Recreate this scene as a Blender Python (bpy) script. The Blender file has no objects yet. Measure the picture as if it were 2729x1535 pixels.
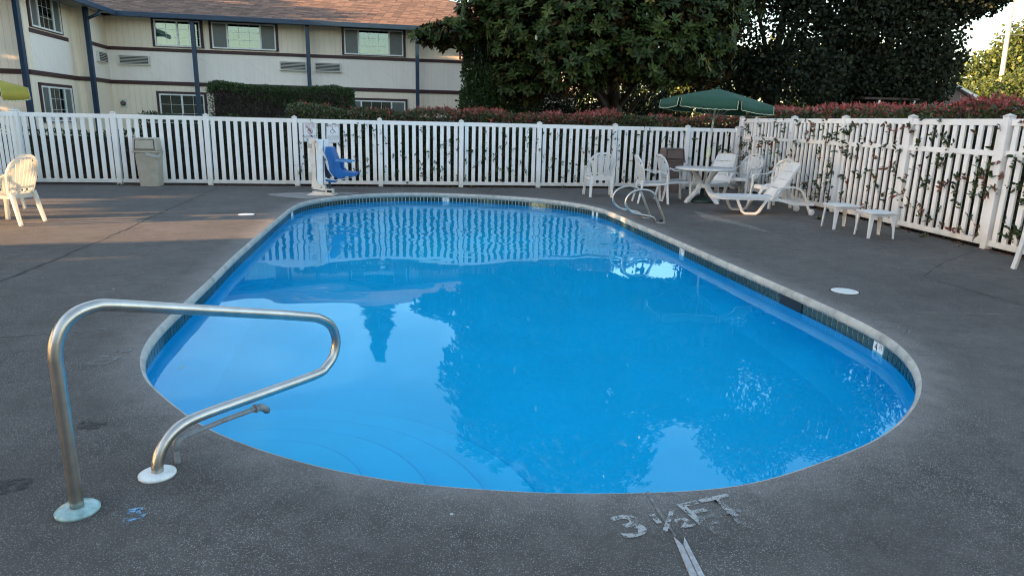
import bpy, math, random
import numpy as np
from mathutils import Vector, Matrix

R = math.radians
rnd = random.Random(7)
rng = np.random.default_rng(11)
sc = bpy.context.scene
col = sc.collection

# ------------------------------------------------------------------ camera, sky, sun, exposure
PITCH, ROLL, HC = R(13.884), R(1.3793), 1.5774
cam = bpy.data.cameras.new("camera"); cam.sensor_width = 36.0; cam.lens = 1803.76 / 2729 * 36.0
cam.clip_start = 0.05; cam.clip_end = 3000
camo = bpy.data.objects.new("camera", cam); col.objects.link(camo)
fw = Vector((0, math.cos(PITCH), -math.sin(PITCH))); r0 = Vector((1, 0, 0)); u0 = r0.cross(fw)
rt = math.cos(ROLL) * r0 + math.sin(ROLL) * u0; up = -math.sin(ROLL) * r0 + math.cos(ROLL) * u0
mw = Matrix(((rt.x, up.x, -fw.x, 0), (rt.y, up.y, -fw.y, 0), (rt.z, up.z, -fw.z, HC), (0, 0, 0, 1)))
camo.matrix_world = mw
sc.camera = camo

SUN_EL = R(11.0)
SUN_V = Vector((-0.925, -0.38, 0)).normalized()           # horizontal direction towards the sun
w = bpy.data.worlds.new("World"); sc.world = w; w.use_nodes = True
nt = w.node_tree; nt.nodes.clear()
out = nt.nodes.new("ShaderNodeOutputWorld"); bg = nt.nodes.new("ShaderNodeBackground")
sky = nt.nodes.new("ShaderNodeTexSky"); sky.sky_type = 'NISHITA'; sky.sun_disc = False
sky.sun_elevation = SUN_EL
sky.sun_rotation = math.atan2(SUN_V.x, SUN_V.y) % (2 * math.pi)
sky.air_density = 1.0; sky.dust_density = 0.8; sky.ozone_density = 0.8; sky.altitude = 50
tc = nt.nodes.new("ShaderNodeTexCoord")
mpn = nt.nodes.new("ShaderNodeMapping"); mpn.inputs["Scale"].default_value = (1.0, 1.0, 3.0)
cn = nt.nodes.new("ShaderNodeTexNoise"); cn.inputs["Scale"].default_value = 2.6; cn.inputs["Detail"].default_value = 7; cn.inputs["Roughness"].default_value = 0.55
cn.inputs["Distortion"].default_value = 0.5
cr = nt.nodes.new("ShaderNodeValToRGB"); cr.color_ramp.elements[0].position = 0.46; cr.color_ramp.elements[1].position = 0.80
cr.color_ramp.elements[0].color = (0, 0, 0, 1); cr.color_ramp.elements[1].color = (0.38, 0.38, 0.38, 1)
cm = nt.nodes.new("ShaderNodeMix"); cm.data_type = 'RGBA'; cm.inputs[7].default_value = (4.2, 5.9, 7.2, 1)
nt.links.new(tc.outputs["Generated"], mpn.inputs[0]); nt.links.new(mpn.outputs[0], cn.inputs["Vector"])
nt.links.new(cn.outputs["Fac"], cr.inputs[0]); nt.links.new(cr.outputs[0], cm.inputs[0])
nt.links.new(sky.outputs[0], cm.inputs[6]); tint = nt.nodes.new('ShaderNodeMix'); tint.data_type = 'RGBA'; tint.blend_type = 'MULTIPLY'; tint.inputs[0].default_value = 1.0; tint.inputs[7].default_value = (1.04, 0.98, 0.93, 1)
nt.links.new(cm.outputs[2], tint.inputs[6]); nt.links.new(tint.outputs[2], bg.inputs[0])
bg.inputs[1].default_value = 0.12
nt.links.new(bg.outputs[0], out.inputs[0])

sl = bpy.data.lights.new("sun", 'SUN'); sl.energy = 5.0; sl.angle = R(0.5); sl.color = (1.0, 0.60, 0.30)
so = bpy.data.objects.new("sun", sl); col.objects.link(so)
sv = Vector((SUN_V.x * math.cos(SUN_EL), SUN_V.y * math.cos(SUN_EL), math.sin(SUN_EL)))
so.rotation_euler = sv.to_track_quat('Z', 'Y').to_euler(); so.location = sv * 50

sc.view_settings.view_transform = 'Standard'; sc.view_settings.look = 'None'
sc.view_settings.gamma = 1.0; sc.view_settings.exposure = 2.45; sc.view_settings.use_curve_mapping = False
cy = sc.cycles
cy.use_denoising = True
try: cy.denoiser = 'OPENIMAGEDENOISE'
except Exception: pass
cy.max_bounces = 8; cy.diffuse_bounces = 3; cy.glossy_bounces = 4; cy.transmission_bounces = 6; cy.transparent_max_bounces = 12
sc.cycles.pixel_filter_type = 'BLACKMAN_HARRIS'; sc.cycles.filter_width = 1.15
cy.blur_glossy = 0.3; cy.sample_clamp_indirect = 6.0

# ------------------------------------------------------------------ materials
def newmat(name):
    m = bpy.data.materials.new(name); m.use_nodes = True
    t = m.node_tree; b = t.nodes["Principled BSDF"]
    return m, t, b
def N(t, ty, **kw):
    n = t.nodes.new(ty)
    for k, v in kw.items():
        if k in n.inputs: n.inputs[k].default_value = v
        else: setattr(n, k, v)
    return n
def ramp(t, fac, stops):
    r = t.nodes.new("ShaderNodeValToRGB"); e = r.color_ramp.elements
    while len(e) > 1: e.remove(e[-1])
    e[0].position = stops[0][0]; e[0].color = (*stops[0][1], 1)
    for p, c in stops[1:]:
        x = e.new(p); x.color = (*c, 1)
    t.links.new(fac, r.inputs[0]); return r.outputs[0]
def mixc(t, fac, a, b, mode='MIX'):
    n = t.nodes.new("ShaderNodeMix"); n.data_type = 'RGBA'; n.blend_type = mode
    for i, v in ((0, fac), (6, a), (7, b)):
        if hasattr(v, "is_output"): t.links.new(v, n.inputs[i])
        elif i == 0: n.inputs[0].default_value = v
        else: n.inputs[i].default_value = (*v, 1)
    return n.outputs[2]
def simple(name, c, rough=0.5, metal=0.0, var=0.08, scale=6.0, bump=0.0, bscale=60.0, dirt=None, coat=0.0):
    m, t, b = newmat(name)
    tcn = t.nodes.new("ShaderNodeTexCoord"); n = N(t, "ShaderNodeTexNoise", Scale=scale, Detail=5.0, Roughness=0.6)
    t.links.new(tcn.outputs["Object"], n.inputs["Vector"])
    lo = tuple(max(0, x * (1 - var)) for x in c); hi = tuple(min(1, x * (1 + var)) for x in c)
    o = ramp(t, n.outputs["Fac"], [(0.3, lo), (0.7, hi)])
    if dirt:
        n2 = N(t, "ShaderNodeTexNoise", Scale=scale * 0.6, Detail=8.0, Roughness=0.7)
        t.links.new(tcn.outputs["Object"], n2.inputs["Vector"])
        f = ramp(t, n2.outputs["Fac"], [(0.5, (0, 0, 0)), (0.72, (dirt[1],) * 3)])
        o = mixc(t, f, o, dirt[0])
    t.links.new(o, b.inputs["Base Color"])
    b.inputs["Roughness"].default_value = rough; b.inputs["Metallic"].default_value = metal
    if coat: b.inputs["Coat Weight"].default_value = coat
    if bump:
        n3 = N(t, "ShaderNodeTexNoise", Scale=bscale, Detail=4.0)
        t.links.new(tcn.outputs["Object"], n3.inputs["Vector"])
        bp = N(t, "ShaderNodeBump", Strength=bump, Distance=0.01)
        t.links.new(n3.outputs["Fac"], bp.inputs["Height"]); t.links.new(bp.outputs[0], b.inputs["Normal"])
    return m
def plastic(name, c, trans=0.25, rough=0.38):
    m, t, b = newmat(name)
    tcn = t.nodes.new("ShaderNodeTexCoord"); n = N(t, "ShaderNodeTexNoise", Scale=9.0, Detail=6.0, Roughness=0.65)
    t.links.new(tcn.outputs["Object"], n.inputs["Vector"])
    o = ramp(t, n.outputs["Fac"], [(0.35, tuple(x * 0.88 for x in c)), (0.62, c)])
    t.links.new(o, b.inputs["Base Color"]); b.inputs["Roughness"].default_value = rough
    tr = t.nodes.new("ShaderNodeBsdfTranslucent"); t.links.new(o, tr.inputs["Color"])
    mx = t.nodes.new("ShaderNodeMixShader"); mx.inputs[0].default_value = trans
    t.links.new(b.outputs[0], mx.inputs[1]); t.links.new(tr.outputs[0], mx.inputs[2])
    t.links.new(mx.outputs[0], t.nodes["Material Output"].inputs[0]); return m
def leafmat(name, stops, rough=0.42, trans=0.22, under=None, spec=0.5):
    m, t, b = newmat(name)
    a = t.nodes.new("ShaderNodeAttribute"); a.attribute_name = "v"
    o = ramp(t, a.outputs["Fac"], stops)
    if under:
        g = t.nodes.new("ShaderNodeNewGeometry"); o2 = mixc(t, g.outputs["Backfacing"], o, under)
    else: o2 = o
    t.links.new(o2, b.inputs["Base Color"]); b.inputs["Roughness"].default_value = rough
    b.inputs["Specular IOR Level"].default_value = spec
    if trans:
        tr = t.nodes.new("ShaderNodeBsdfTranslucent"); t.links.new(o, tr.inputs["Color"])
        mx = t.nodes.new("ShaderNodeMixShader"); mx.inputs[0].default_value = trans
        t.links.new(b.outputs[0], mx.inputs[1]); t.links.new(tr.outputs[0], mx.inputs[2])
        t.links.new(mx.outputs[0], t.nodes["Material Output"].inputs[0])
    return m

def deck_material(name, wear=False):
    m, t, b = newmat(name)
    tcn = t.nodes.new("ShaderNodeTexCoord"); P = tcn.outputs["Object"]
    big = N(t, "ShaderNodeTexNoise", Scale=0.55, Detail=6.0, Roughness=0.62); t.links.new(P, big.inputs["Vector"])
    mid = N(t, "ShaderNodeTexNoise", Scale=5.0, Detail=8.0, Roughness=0.7, Distortion=0.4); t.links.new(P, mid.inputs["Vector"])
    base = ramp(t, big.outputs["Fac"], [(0.3, (0.060, 0.052, 0.047)), (0.5, (0.079, 0.070, 0.063)), (0.72, (0.102, 0.090, 0.081))])
    md = ramp(t, mid.outputs["Fac"], [(0.3, (0.72,) * 3), (0.7, (1.25,) * 3)])
    c1 = mixc(t, 1.0, base, md, 'MULTIPLY')
    # exposed aggregate: pale grains of uneven size
    v = N(t, "ShaderNodeTexVoronoi", Scale=145.0, Randomness=1.0); t.links.new(P, v.inputs["Vector"])
    v.feature = 'F1'
    rv = t.nodes.new("ShaderNodeSeparateColor"); t.links.new(v.outputs["Color"], rv.inputs[0])
    dots = t.nodes.new("ShaderNodeMapRange"); dots.inputs[1].default_value = 0.30; dots.inputs[2].default_value = 0.42
    dots.inputs[3].default_value = 1.0; dots.inputs[4].default_value = 0.0
    t.links.new(v.outputs["Distance"], dots.inputs[0])
    pick = t.nodes.new("ShaderNodeMapRange"); pick.inputs[1].default_value = 0.15; pick.inputs[2].default_value = 0.95
    t.links.new(rv.outputs[0], pick.inputs[0])
    mm = t.nodes.new("ShaderNodeMath"); mm.operation = 'MULTIPLY'; t.links.new(dots.outputs[0], mm.inputs[0]); t.links.new(pick.outputs[0], mm.inputs[1])
    pat = N(t, "ShaderNodeTexNoise", Scale=1.6, Detail=5.0, Roughness=0.6); t.links.new(P, pat.inputs["Vector"])
    pr = t.nodes.new("ShaderNodeMapRange"); pr.inputs[1].default_value = 0.35; pr.inputs[2].default_value = 0.65
    pr.inputs[3].default_value = 0.35; pr.inputs[4].default_value = 0.95
    t.links.new(pat.outputs["Fac"], pr.inputs[0])
    m2 = t.nodes.new("ShaderNodeMath"); m2.operation = 'MULTIPLY'; t.links.new(mm.outputs[0], m2.inputs[0])
    if wear:
        at = t.nodes.new("ShaderNodeAttribute"); at.attribute_name = "wear"
        ad = t.nodes.new("ShaderNodeMath"); ad.operation = 'MULTIPLY_ADD'; ad.inputs[1].default_value = 0.35
        t.links.new(at.outputs["Fac"], ad.inputs[0]); t.links.new(pr.outputs[0], ad.inputs[2])
        t.links.new(ad.outputs[0], m2.inputs[1])
        wn = t.nodes.new("ShaderNodeMath"); wn.operation = 'MULTIPLY'; t.links.new(at.outputs["Fac"], wn.inputs[0]); t.links.new(mid.outputs["Fac"], wn.inputs[1])
        wm = t.nodes.new("ShaderNodeMath"); wm.operation = 'MULTIPLY'; wm.inputs[1].default_value = 1.15; t.links.new(wn.outputs[0], wm.inputs[0])
        c1 = mixc(t, wm.outputs[0], c1, (0.21, 0.20, 0.19))
    else: t.links.new(pr.outputs[0], m2.inputs[1])
    c2 = mixc(t, m2.outputs[0], c1, (0.33, 0.31, 0.29))
    # dark small pits
    v2 = N(t, "ShaderNodeTexVoronoi", Scale=150.0); t.links.new(P, v2.inputs["Vector"])
    pits = ramp(t, v2.outputs["Distance"], [(0.0, (0.55,) * 3), (0.35, (1.0,) * 3)])
    c3 = mixc(t, 1.0, c2, pits, 'MULTIPLY')
    # rare white chips
    v3 = N(t, "ShaderNodeTexVoronoi", Scale=6.0); t.links.new(P, v3.inputs["Vector"])
    chips = ramp(t, v3.outputs["Distance"], [(0.045, (1, 1, 1)), (0.055, (0, 0, 0))])
    rv3 = t.nodes.new("ShaderNodeSeparateColor"); t.links.new(v3.outputs["Color"], rv3.inputs[0])
    gt = t.nodes.new("ShaderNodeMath"); gt.operation = 'GREATER_THAN'; gt.inputs[1].default_value = 0.86; t.links.new(rv3.outputs[1], gt.inputs[0])
    cmul = mixc(t, 1.0, chips, gt.outputs[0], 'MULTIPLY')
    c4 = mixc(t, cmul, c3, (0.42, 0.43, 0.44))
    t.links.new(c4, b.inputs["Base Color"]); b.inputs["Roughness"].default_value = 0.82
    b.inputs["Specular IOR Level"].default_value = 0.35
    hs = t.nodes.new("ShaderNodeMath"); hs.operation = 'ADD'; t.links.new(v.outputs["Distance"], hs.inputs[0]); t.links.new(mid.outputs["Fac"], hs.inputs[1])
    bp = N(t, "ShaderNodeBump", Strength=0.45, Distance=0.004); bp.invert = True
    t.links.new(hs.outputs[0], bp.inputs["Height"]); t.links.new(bp.outputs[0], b.inputs["Normal"])
    return m

def siding(name, c, period, diag=False, strength=0.6):
    m, t, b = newmat(name)
    tcn = t.nodes.new("ShaderNodeTexCoord")
    mp = N(t, "ShaderNodeMapping"); t.links.new(tcn.outputs["UV"], mp.inputs[0])
    if diag: mp.inputs["Rotation"].default_value = (0, 0, R(-48))
    sx = t.nodes.new("ShaderNodeSeparateXYZ"); t.links.new(mp.outputs[0], sx.inputs[0])
    md = t.nodes.new("ShaderNodeMath"); md.operation = 'MODULO'; md.inputs[1].default_value = period
    ad = t.nodes.new("ShaderNodeMath"); ad.operation = 'ADD'; ad.inputs[1].default_value = 500 * period
    t.links.new(sx.outputs[0], ad.inputs[0]); t.links.new(ad.outputs[0], md.inputs[0])
    g = ramp(t, md.outputs[0], [(0.0, (0, 0, 0)), (0.010, (1, 1, 1))])
    n = N(t, "ShaderNodeTexNoise", Scale=1.3, Detail=7.0, Roughness=0.7); t.links.new(tcn.outputs["UV"], n.inputs["Vector"])
    mp2 = N(t, "ShaderNodeMapping"); mp2.inputs["Scale"].default_value = (9, 0.5, 1); t.links.new(tcn.outputs["UV"], mp2.inputs[0])
    n2 = N(t, "ShaderNodeTexNoise", Scale=1.6, Detail=5.0); t.links.new(mp2.outputs[0], n2.inputs["Vector"])
    o = ramp(t, n.outputs["Fac"], [(0.3, tuple(x * 0.95 for x in c)), (0.7, tuple(x * 1.0 for x in c))])
    st = ramp(t, n2.outputs["Fac"], [(0.35, (0.95,) * 3), (0.6, (1,) * 3)])
    o = mixc(t, 1.0, o, st, 'MULTIPLY')
    gm = mixc(t, g, (strength,) * 3, (1, 1, 1)); o = mixc(t, 1.0, o, gm, 'MULTIPLY')
    t.links.new(o, b.inputs["Base Color"]); b.inputs["Roughness"].default_value = 0.75
    bp = N(t, "ShaderNodeBump", Strength=0.7, Distance=0.01); t.links.new(g, bp.inputs["Height"]); t.links.new(bp.outputs[0], b.inputs["Normal"])
    return m

M = {}
M['deck'] = deck_material("exposed_aggregate_deck"); M['coping_top'] = deck_material("worn_aggregate_edge", True)
M['coping'] = simple("pale_concrete_edge", (0.40, 0.40, 0.37), 0.8, var=0.18, scale=7, bump=0.4, bscale=90, dirt=((0.16, 0.16, 0.15), 0.7))
M['concrete'] = simple("pale_concrete", (0.22, 0.21, 0.20), 0.85, var=0.2, scale=5, bump=0.3)
M['grout'] = simple("white_grout", (0.70, 0.72, 0.66), 0.8, var=0.15, scale=20)
M['tile'] = simple("dark_green_glazed_tile", (0.022, 0.040, 0.036), 0.16, var=0.45, scale=9)
M['tile_white'] = simple("white_glazed_tile", (0.72, 0.74, 0.72), 0.2, var=0.06)
M['black'] = simple("black_paint", (0.012, 0.012, 0.014), 0.5)
M['basin'] = simple("blue_pool_paint", (0.002, 0.62, 0.92), 0.6, var=0.05, scale=1.2)
M['step'] = simple("pale_blue_step_paint", (0.01, 0.65, 0.94), 0.6, var=0.05, scale=2.0)
M['steel'] = simple("brushed_stainless_steel", (0.50, 0.47, 0.43), 0.34, metal=1.0, var=0.14, scale=14, bump=0.05, bscale=250)
M['flange_white'] = simple("white_escutcheon", (0.66, 0.68, 0.66), 0.4, var=0.08, scale=30, dirt=((0.2, 0.2, 0.2), 0.5))
M['flange_clear'] = simple("cloudy_green_escutcheon", (0.24, 0.37, 0.37), 0.16, var=0.3, scale=26)
M['pvc'] = simple("weathered_grey_pipe", (0.20, 0.22, 0.23), 0.55, var=0.2, scale=30, dirt=((0.07, 0.07, 0.07), 0.6))
M['vinyl'] = simple("white_vinyl", (0.82, 0.805, 0.79), 0.42, var=0.035, scale=2.0, dirt=((0.55, 0.54, 0.50), 0.35))
mt_ = M['vinyl'].node_tree; b_ = mt_.nodes["Principled BSDF"]; src_ = b_.inputs["Base Color"].links[0].from_socket
tc_ = mt_.nodes.new("ShaderNodeTexCoord"); sx_n = mt_.nodes.new("ShaderNodeSeparateXYZ"); mt_.links.new(tc_.outputs["Object"], sx_n.inputs[0])
gp_ = mt_.nodes.new("ShaderNodeNewGeometry"); nz_ = N(mt_, "ShaderNodeTexNoise", Scale=6.0, Detail=6.0, Roughness=0.7); mt_.links.new(gp_.outputs["Position"], nz_.inputs["Vector"])
hz_ = mt_.nodes.new("ShaderNodeMapRange"); hz_.inputs[1].default_value = 0.45; hz_.inputs[2].default_value = 0.03; mt_.links.new(sx_n.outputs[2], hz_.inputs[0])
mm_ = mt_.nodes.new("ShaderNodeMath"); mm_.operation = 'MULTIPLY'; mt_.links.new(hz_.outputs[0], mm_.inputs[0]); mt_.links.new(nz_.outputs["Fac"], mm_.inputs[1])
mt_.links.new(mixc(mt_, mm_.outputs[0], src_, (0.42, 0.38, 0.31)), b_.inputs["Base Color"])
M['resin'] = plastic("white_resin", (0.80, 0.80, 0.79), 0.20)
M['resin_sunlit'] = plastic("sunlit_white_resin", (0.80, 0.78, 0.70), 0.42)  # white resin with the warm sunlight tinted into its colour
M['canvas'] = plastic("dark_green_canvas", (0.017, 0.075, 0.047), 0.10, 0.85)
M['canvas_sunlit'] = plastic("sunlit_olive_canvas", (0.52, 0.46, 0.07), 0.4, 0.85)  # sunlight on the canvas put into its yellow base colour
M['piping'] = simple("pale_piping", (0.55, 0.60, 0.42), 0.8)
M['pole'] = simple("pale_umbrella_pole", (0.62, 0.61, 0.58), 0.4)
M['darkgreen'] = simple("dark_green_plastic", (0.018, 0.035, 0.030), 0.5)
M['bin'] = simple("beige_plastic", (0.40, 0.36, 0.29), 0.6, var=0.12, scale=5, dirt=((0.22, 0.20, 0.17), 0.6))
M['binbrown'] = simple("brown_plastic", (0.115, 0.082, 0.076), 0.55, var=0.15, scale=5, dirt=((0.2, 0.17, 0.15), 0.4))
M['bag'] = plastic("clear_bin_liner", (0.62, 0.64, 0.64), 0.4, 0.15)
M['lift_white'] = simple("white_powder_coat", (0.74, 0.79, 0.82), 0.35, var=0.05, dirt=((0.45, 0.45, 0.45), 0.3))
M['lift_beige'] = simple("cream_powder_coat", (0.72, 0.64, 0.56), 0.45, var=0.07, dirt=((0.42, 0.30, 0.2), 0.5))
M['lift_box'] = simple("tan_plastic", (0.42, 0.38, 0.31), 0.5)
M['seat_blue'] = simple("blue_moulded_seat", (0.002, 0.105, 0.34), 0.38, var=0.12)
M['seat_blue_pale'] = simple("faded_blue_armrest", (0.10, 0.25, 0.48), 0.5)
M['wood'] = simple("weathered_grey_wood", (0.34, 0.34, 0.35), 0.8, var=0.25, scale=40, bump=0.4, bscale=40, dirt=((0.14, 0.12, 0.10), 0.7))
M['crack'] = simple("dirt_filled_joint", (0.030, 0.027, 0.024), 0.95, var=0.5, scale=20)
M['crackpale'] = simple("pale_joint_filler", (0.16, 0.155, 0.145), 0.95, var=0.45, scale=25)
M['siding'] = siding("cream_grooved_siding", (0.92, 0.80, 0.64), 0.20)
M['panel'] = siding("pale_grey_diagonal_siding", (0.92, 0.84, 0.76), 0.55, True, 0.88)
M['band'] = simple("maroon_trim", (0.050, 0.018, 0.018), 0.6, var=0.15)
M['navy'] = simple("navy_trim", (0.008, 0.034, 0.075), 0.45, var=0.2, scale=3)
M['soffit'] = simple("soffit", (0.30, 0.29, 0.27), 0.8)
M['winframe'] = simple("white_window_frame", (0.74, 0.75, 0.74), 0.4)
M['curtain'] = simple("pale_green_curtain", (0.28, 0.40, 0.34), 0.9, var=0.2, scale=12)
M['dark'] = simple("dark_interior", (0.02, 0.02, 0.022), 0.9)  # flat dark tone, also standing in for unlit depth behind panes and louvres
M['ac'] = simple("beige_grille", (0.66, 0.64, 0.57), 0.5)
M['bark'] = simple("bark", (0.06, 0.045, 0.035), 0.9, var=0.3, scale=8, bump=0.6, bscale=20)
M['twig'] = simple("twigs", (0.035, 0.026, 0.020), 0.95, var=0.6, scale=30, bump=1.0, bscale=50)
M['soil'] = simple("dark_bark_mulch", (0.040, 0.026, 0.020), 0.95, var=0.5, scale=14, bump=0.8, bscale=30)
M['grass'] = simple("lawn", (0.045, 0.075, 0.022), 0.95, var=0.4, scale=3, bump=0.8, bscale=60)
M['sign'] = simple("white_sign_face", (0.74, 0.77, 0.80), 0.4, var=0.02)
M['signred'] = simple("red_print", (0.42, 0.03, 0.05), 0.5)
M['signnavy'] = simple("navy_print", (0.02, 0.03, 0.09), 0.5)
M['utility'] = simple("sun_bleached_pole", (0.42, 0.38, 0.32), 0.8, var=0.2)
M['bud'] = simple("white_flower_bud", (0.80, 0.78, 0.60), 0.6)
M['roof_under'] = simple("roof_felt", (0.05, 0.035, 0.03), 0.9)
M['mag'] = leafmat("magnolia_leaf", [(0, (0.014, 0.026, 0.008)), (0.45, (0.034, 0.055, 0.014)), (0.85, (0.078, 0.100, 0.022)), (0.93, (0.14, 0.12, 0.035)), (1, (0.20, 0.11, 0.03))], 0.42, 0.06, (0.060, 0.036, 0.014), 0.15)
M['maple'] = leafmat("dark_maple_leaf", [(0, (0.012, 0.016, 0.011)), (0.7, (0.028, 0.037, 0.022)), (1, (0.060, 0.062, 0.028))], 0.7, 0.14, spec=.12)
M['photinia'] = leafmat("photinia_leaf", [(0, (0.018, 0.036, 0.012)), (0.4, (0.05, 0.085, 0.025)), (0.6, (0.10, 0.085, 0.03)), (0.75, (0.20, 0.045, 0.038)), (1, (0.46, 0.10, 0.095))], 0.35, 0.2)
M['laurel'] = leafmat("glossy_green_leaf", [(0, (0.015, 0.03, 0.01)), (0.6, (0.045, 0.085, 0.025)), (1, (0.10, 0.15, 0.04))], 0.4, 0.2)
M['brightleaf'] = leafmat("yellow_green_leaf", [(0, (0.02, 0.04, 0.012)), (0.6, (0.075, 0.115, 0.025)), (1, (0.20, 0.21, 0.04))], 0.6, 0.35)
M['spruce'] = leafmat("spruce_needles", [(0, (0.02, 0.045, 0.035)), (1, (0.05, 0.09, 0.06))], 0.6, 0.1)

def shingle_material():
    m, t, b = newmat("brown_asphalt_shingle")
    oi = t.nodes.new("ShaderNodeObjectInfo"); a = t.nodes.new("ShaderNodeAttribute"); a.attribute_name = "v"
    ad = t.nodes.new("ShaderNodeMath"); ad.operation = 'ADD'; t.links.new(oi.outputs["Random"], ad.inputs[0]); t.links.new(a.outputs["Fac"], ad.inputs[1])
    fr = t.nodes.new("ShaderNodeMath"); fr.operation = 'FRACT'; t.links.new(ad.outputs[0], fr.inputs[0])
    o = ramp(t, fr.outputs[0], [(0, (0.075, 0.043, 0.030)), (0.4, (0.118, 0.068, 0.047)), (0.8, (0.16, 0.094, 0.064)), (1, (0.22, 0.132, 0.090))])
    t.links.new(o, b.inputs["Base Color"]); b.inputs["Roughness"].default_value = 0.9; return m
M['shingle'] = shingle_material()
def glass_material():
    m, t, b = newmat("window_glass")
    t.nodes.remove(b)
    g = N(t, "ShaderNodeBsdfGlossy", Roughness=0.02); g.inputs[0].default_value = (0.9, 0.95, 0.95, 1)
    tr = t.nodes.new("ShaderNodeBsdfTransparent"); tr.inputs[0].default_value = (0.6, 0.75, 0.7, 1)
    f = N(t, "ShaderNodeFresnel", IOR=2.0)
    mx = t.nodes.new("ShaderNodeMixShader"); t.links.new(f.outputs[0], mx.inputs[0]); t.links.new(tr.outputs[0], mx.inputs[1]); t.links.new(g.outputs[0], mx.inputs[2])
    t.links.new(mx.outputs[0], t.nodes["Material Output"].inputs[0]); return m
M['glass'] = glass_material()
M['screen'] = simple("dark_insect_screen", (0.10, 0.115, 0.11), 0.35, var=0.15, scale=4)
M['glass_low'] = glass_material(); M['glass_low'].name = "dim_window_glass"; M['glass_low'].node_tree.nodes["Fresnel"].inputs[0].default_value = 1.45
def worn_paint(name, c, cover=0.5, scale=60):
    m, t, b = newmat(name); tcn = t.nodes.new("ShaderNodeTexCoord")
    geo = t.nodes.new("ShaderNodeNewGeometry")
    n = N(t, "ShaderNodeTexNoise", Scale=scale, Detail=4.0, Roughness=0.7); t.links.new(geo.outputs["Position"], n.inputs["Vector"])
    n2 = N(t, "ShaderNodeTexNoise", Scale=28.0, Detail=4.0); t.links.new(geo.outputs["Position"], n2.inputs["Vector"])
    s = t.nodes.new("ShaderNodeMath"); s.operation = 'ADD'; t.links.new(n.outputs["Fac"], s.inputs[0]); t.links.new(n2.outputs["Fac"], s.inputs[1])
    mr = t.nodes.new("ShaderNodeMapRange"); mr.inputs[1].default_value = 1.0 + (cover - .5) * .3 + 0.05; mr.inputs[2].default_value = 1.0 + (cover - .5) * .3 - 0.09
    mr.inputs[3].default_value = 0.0; mr.inputs[4].default_value = 0.75
    t.links.new(s.outputs[0], mr.inputs[0])
    b.inputs["Base Color"].default_value = (*c, 1); b.inputs["Roughness"].default_value = 0.85
    t.links.new(mr.outputs[0], b.inputs["Alpha"]); return m
M['worn'] = worn_paint("worn_white_paint", (0.43, 0.44, 0.43), 0.74, 120); M['faint'] = worn_paint("faded_white_paint", (0.24, 0.25, 0.25), 0.50, 150)
M['bluepaint'] = worn_paint("blue_paint_splash", (0.22, 0.48, 0.75), 0.48, 110)
M['stain'] = worn_paint("dark_stain", (0.045, 0.040, 0.038), 0.7, 14)
M['pooldust'] = worn_paint("pale_concrete_patch", (0.21, 0.20, 0.18), 1.0, 25)
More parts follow.
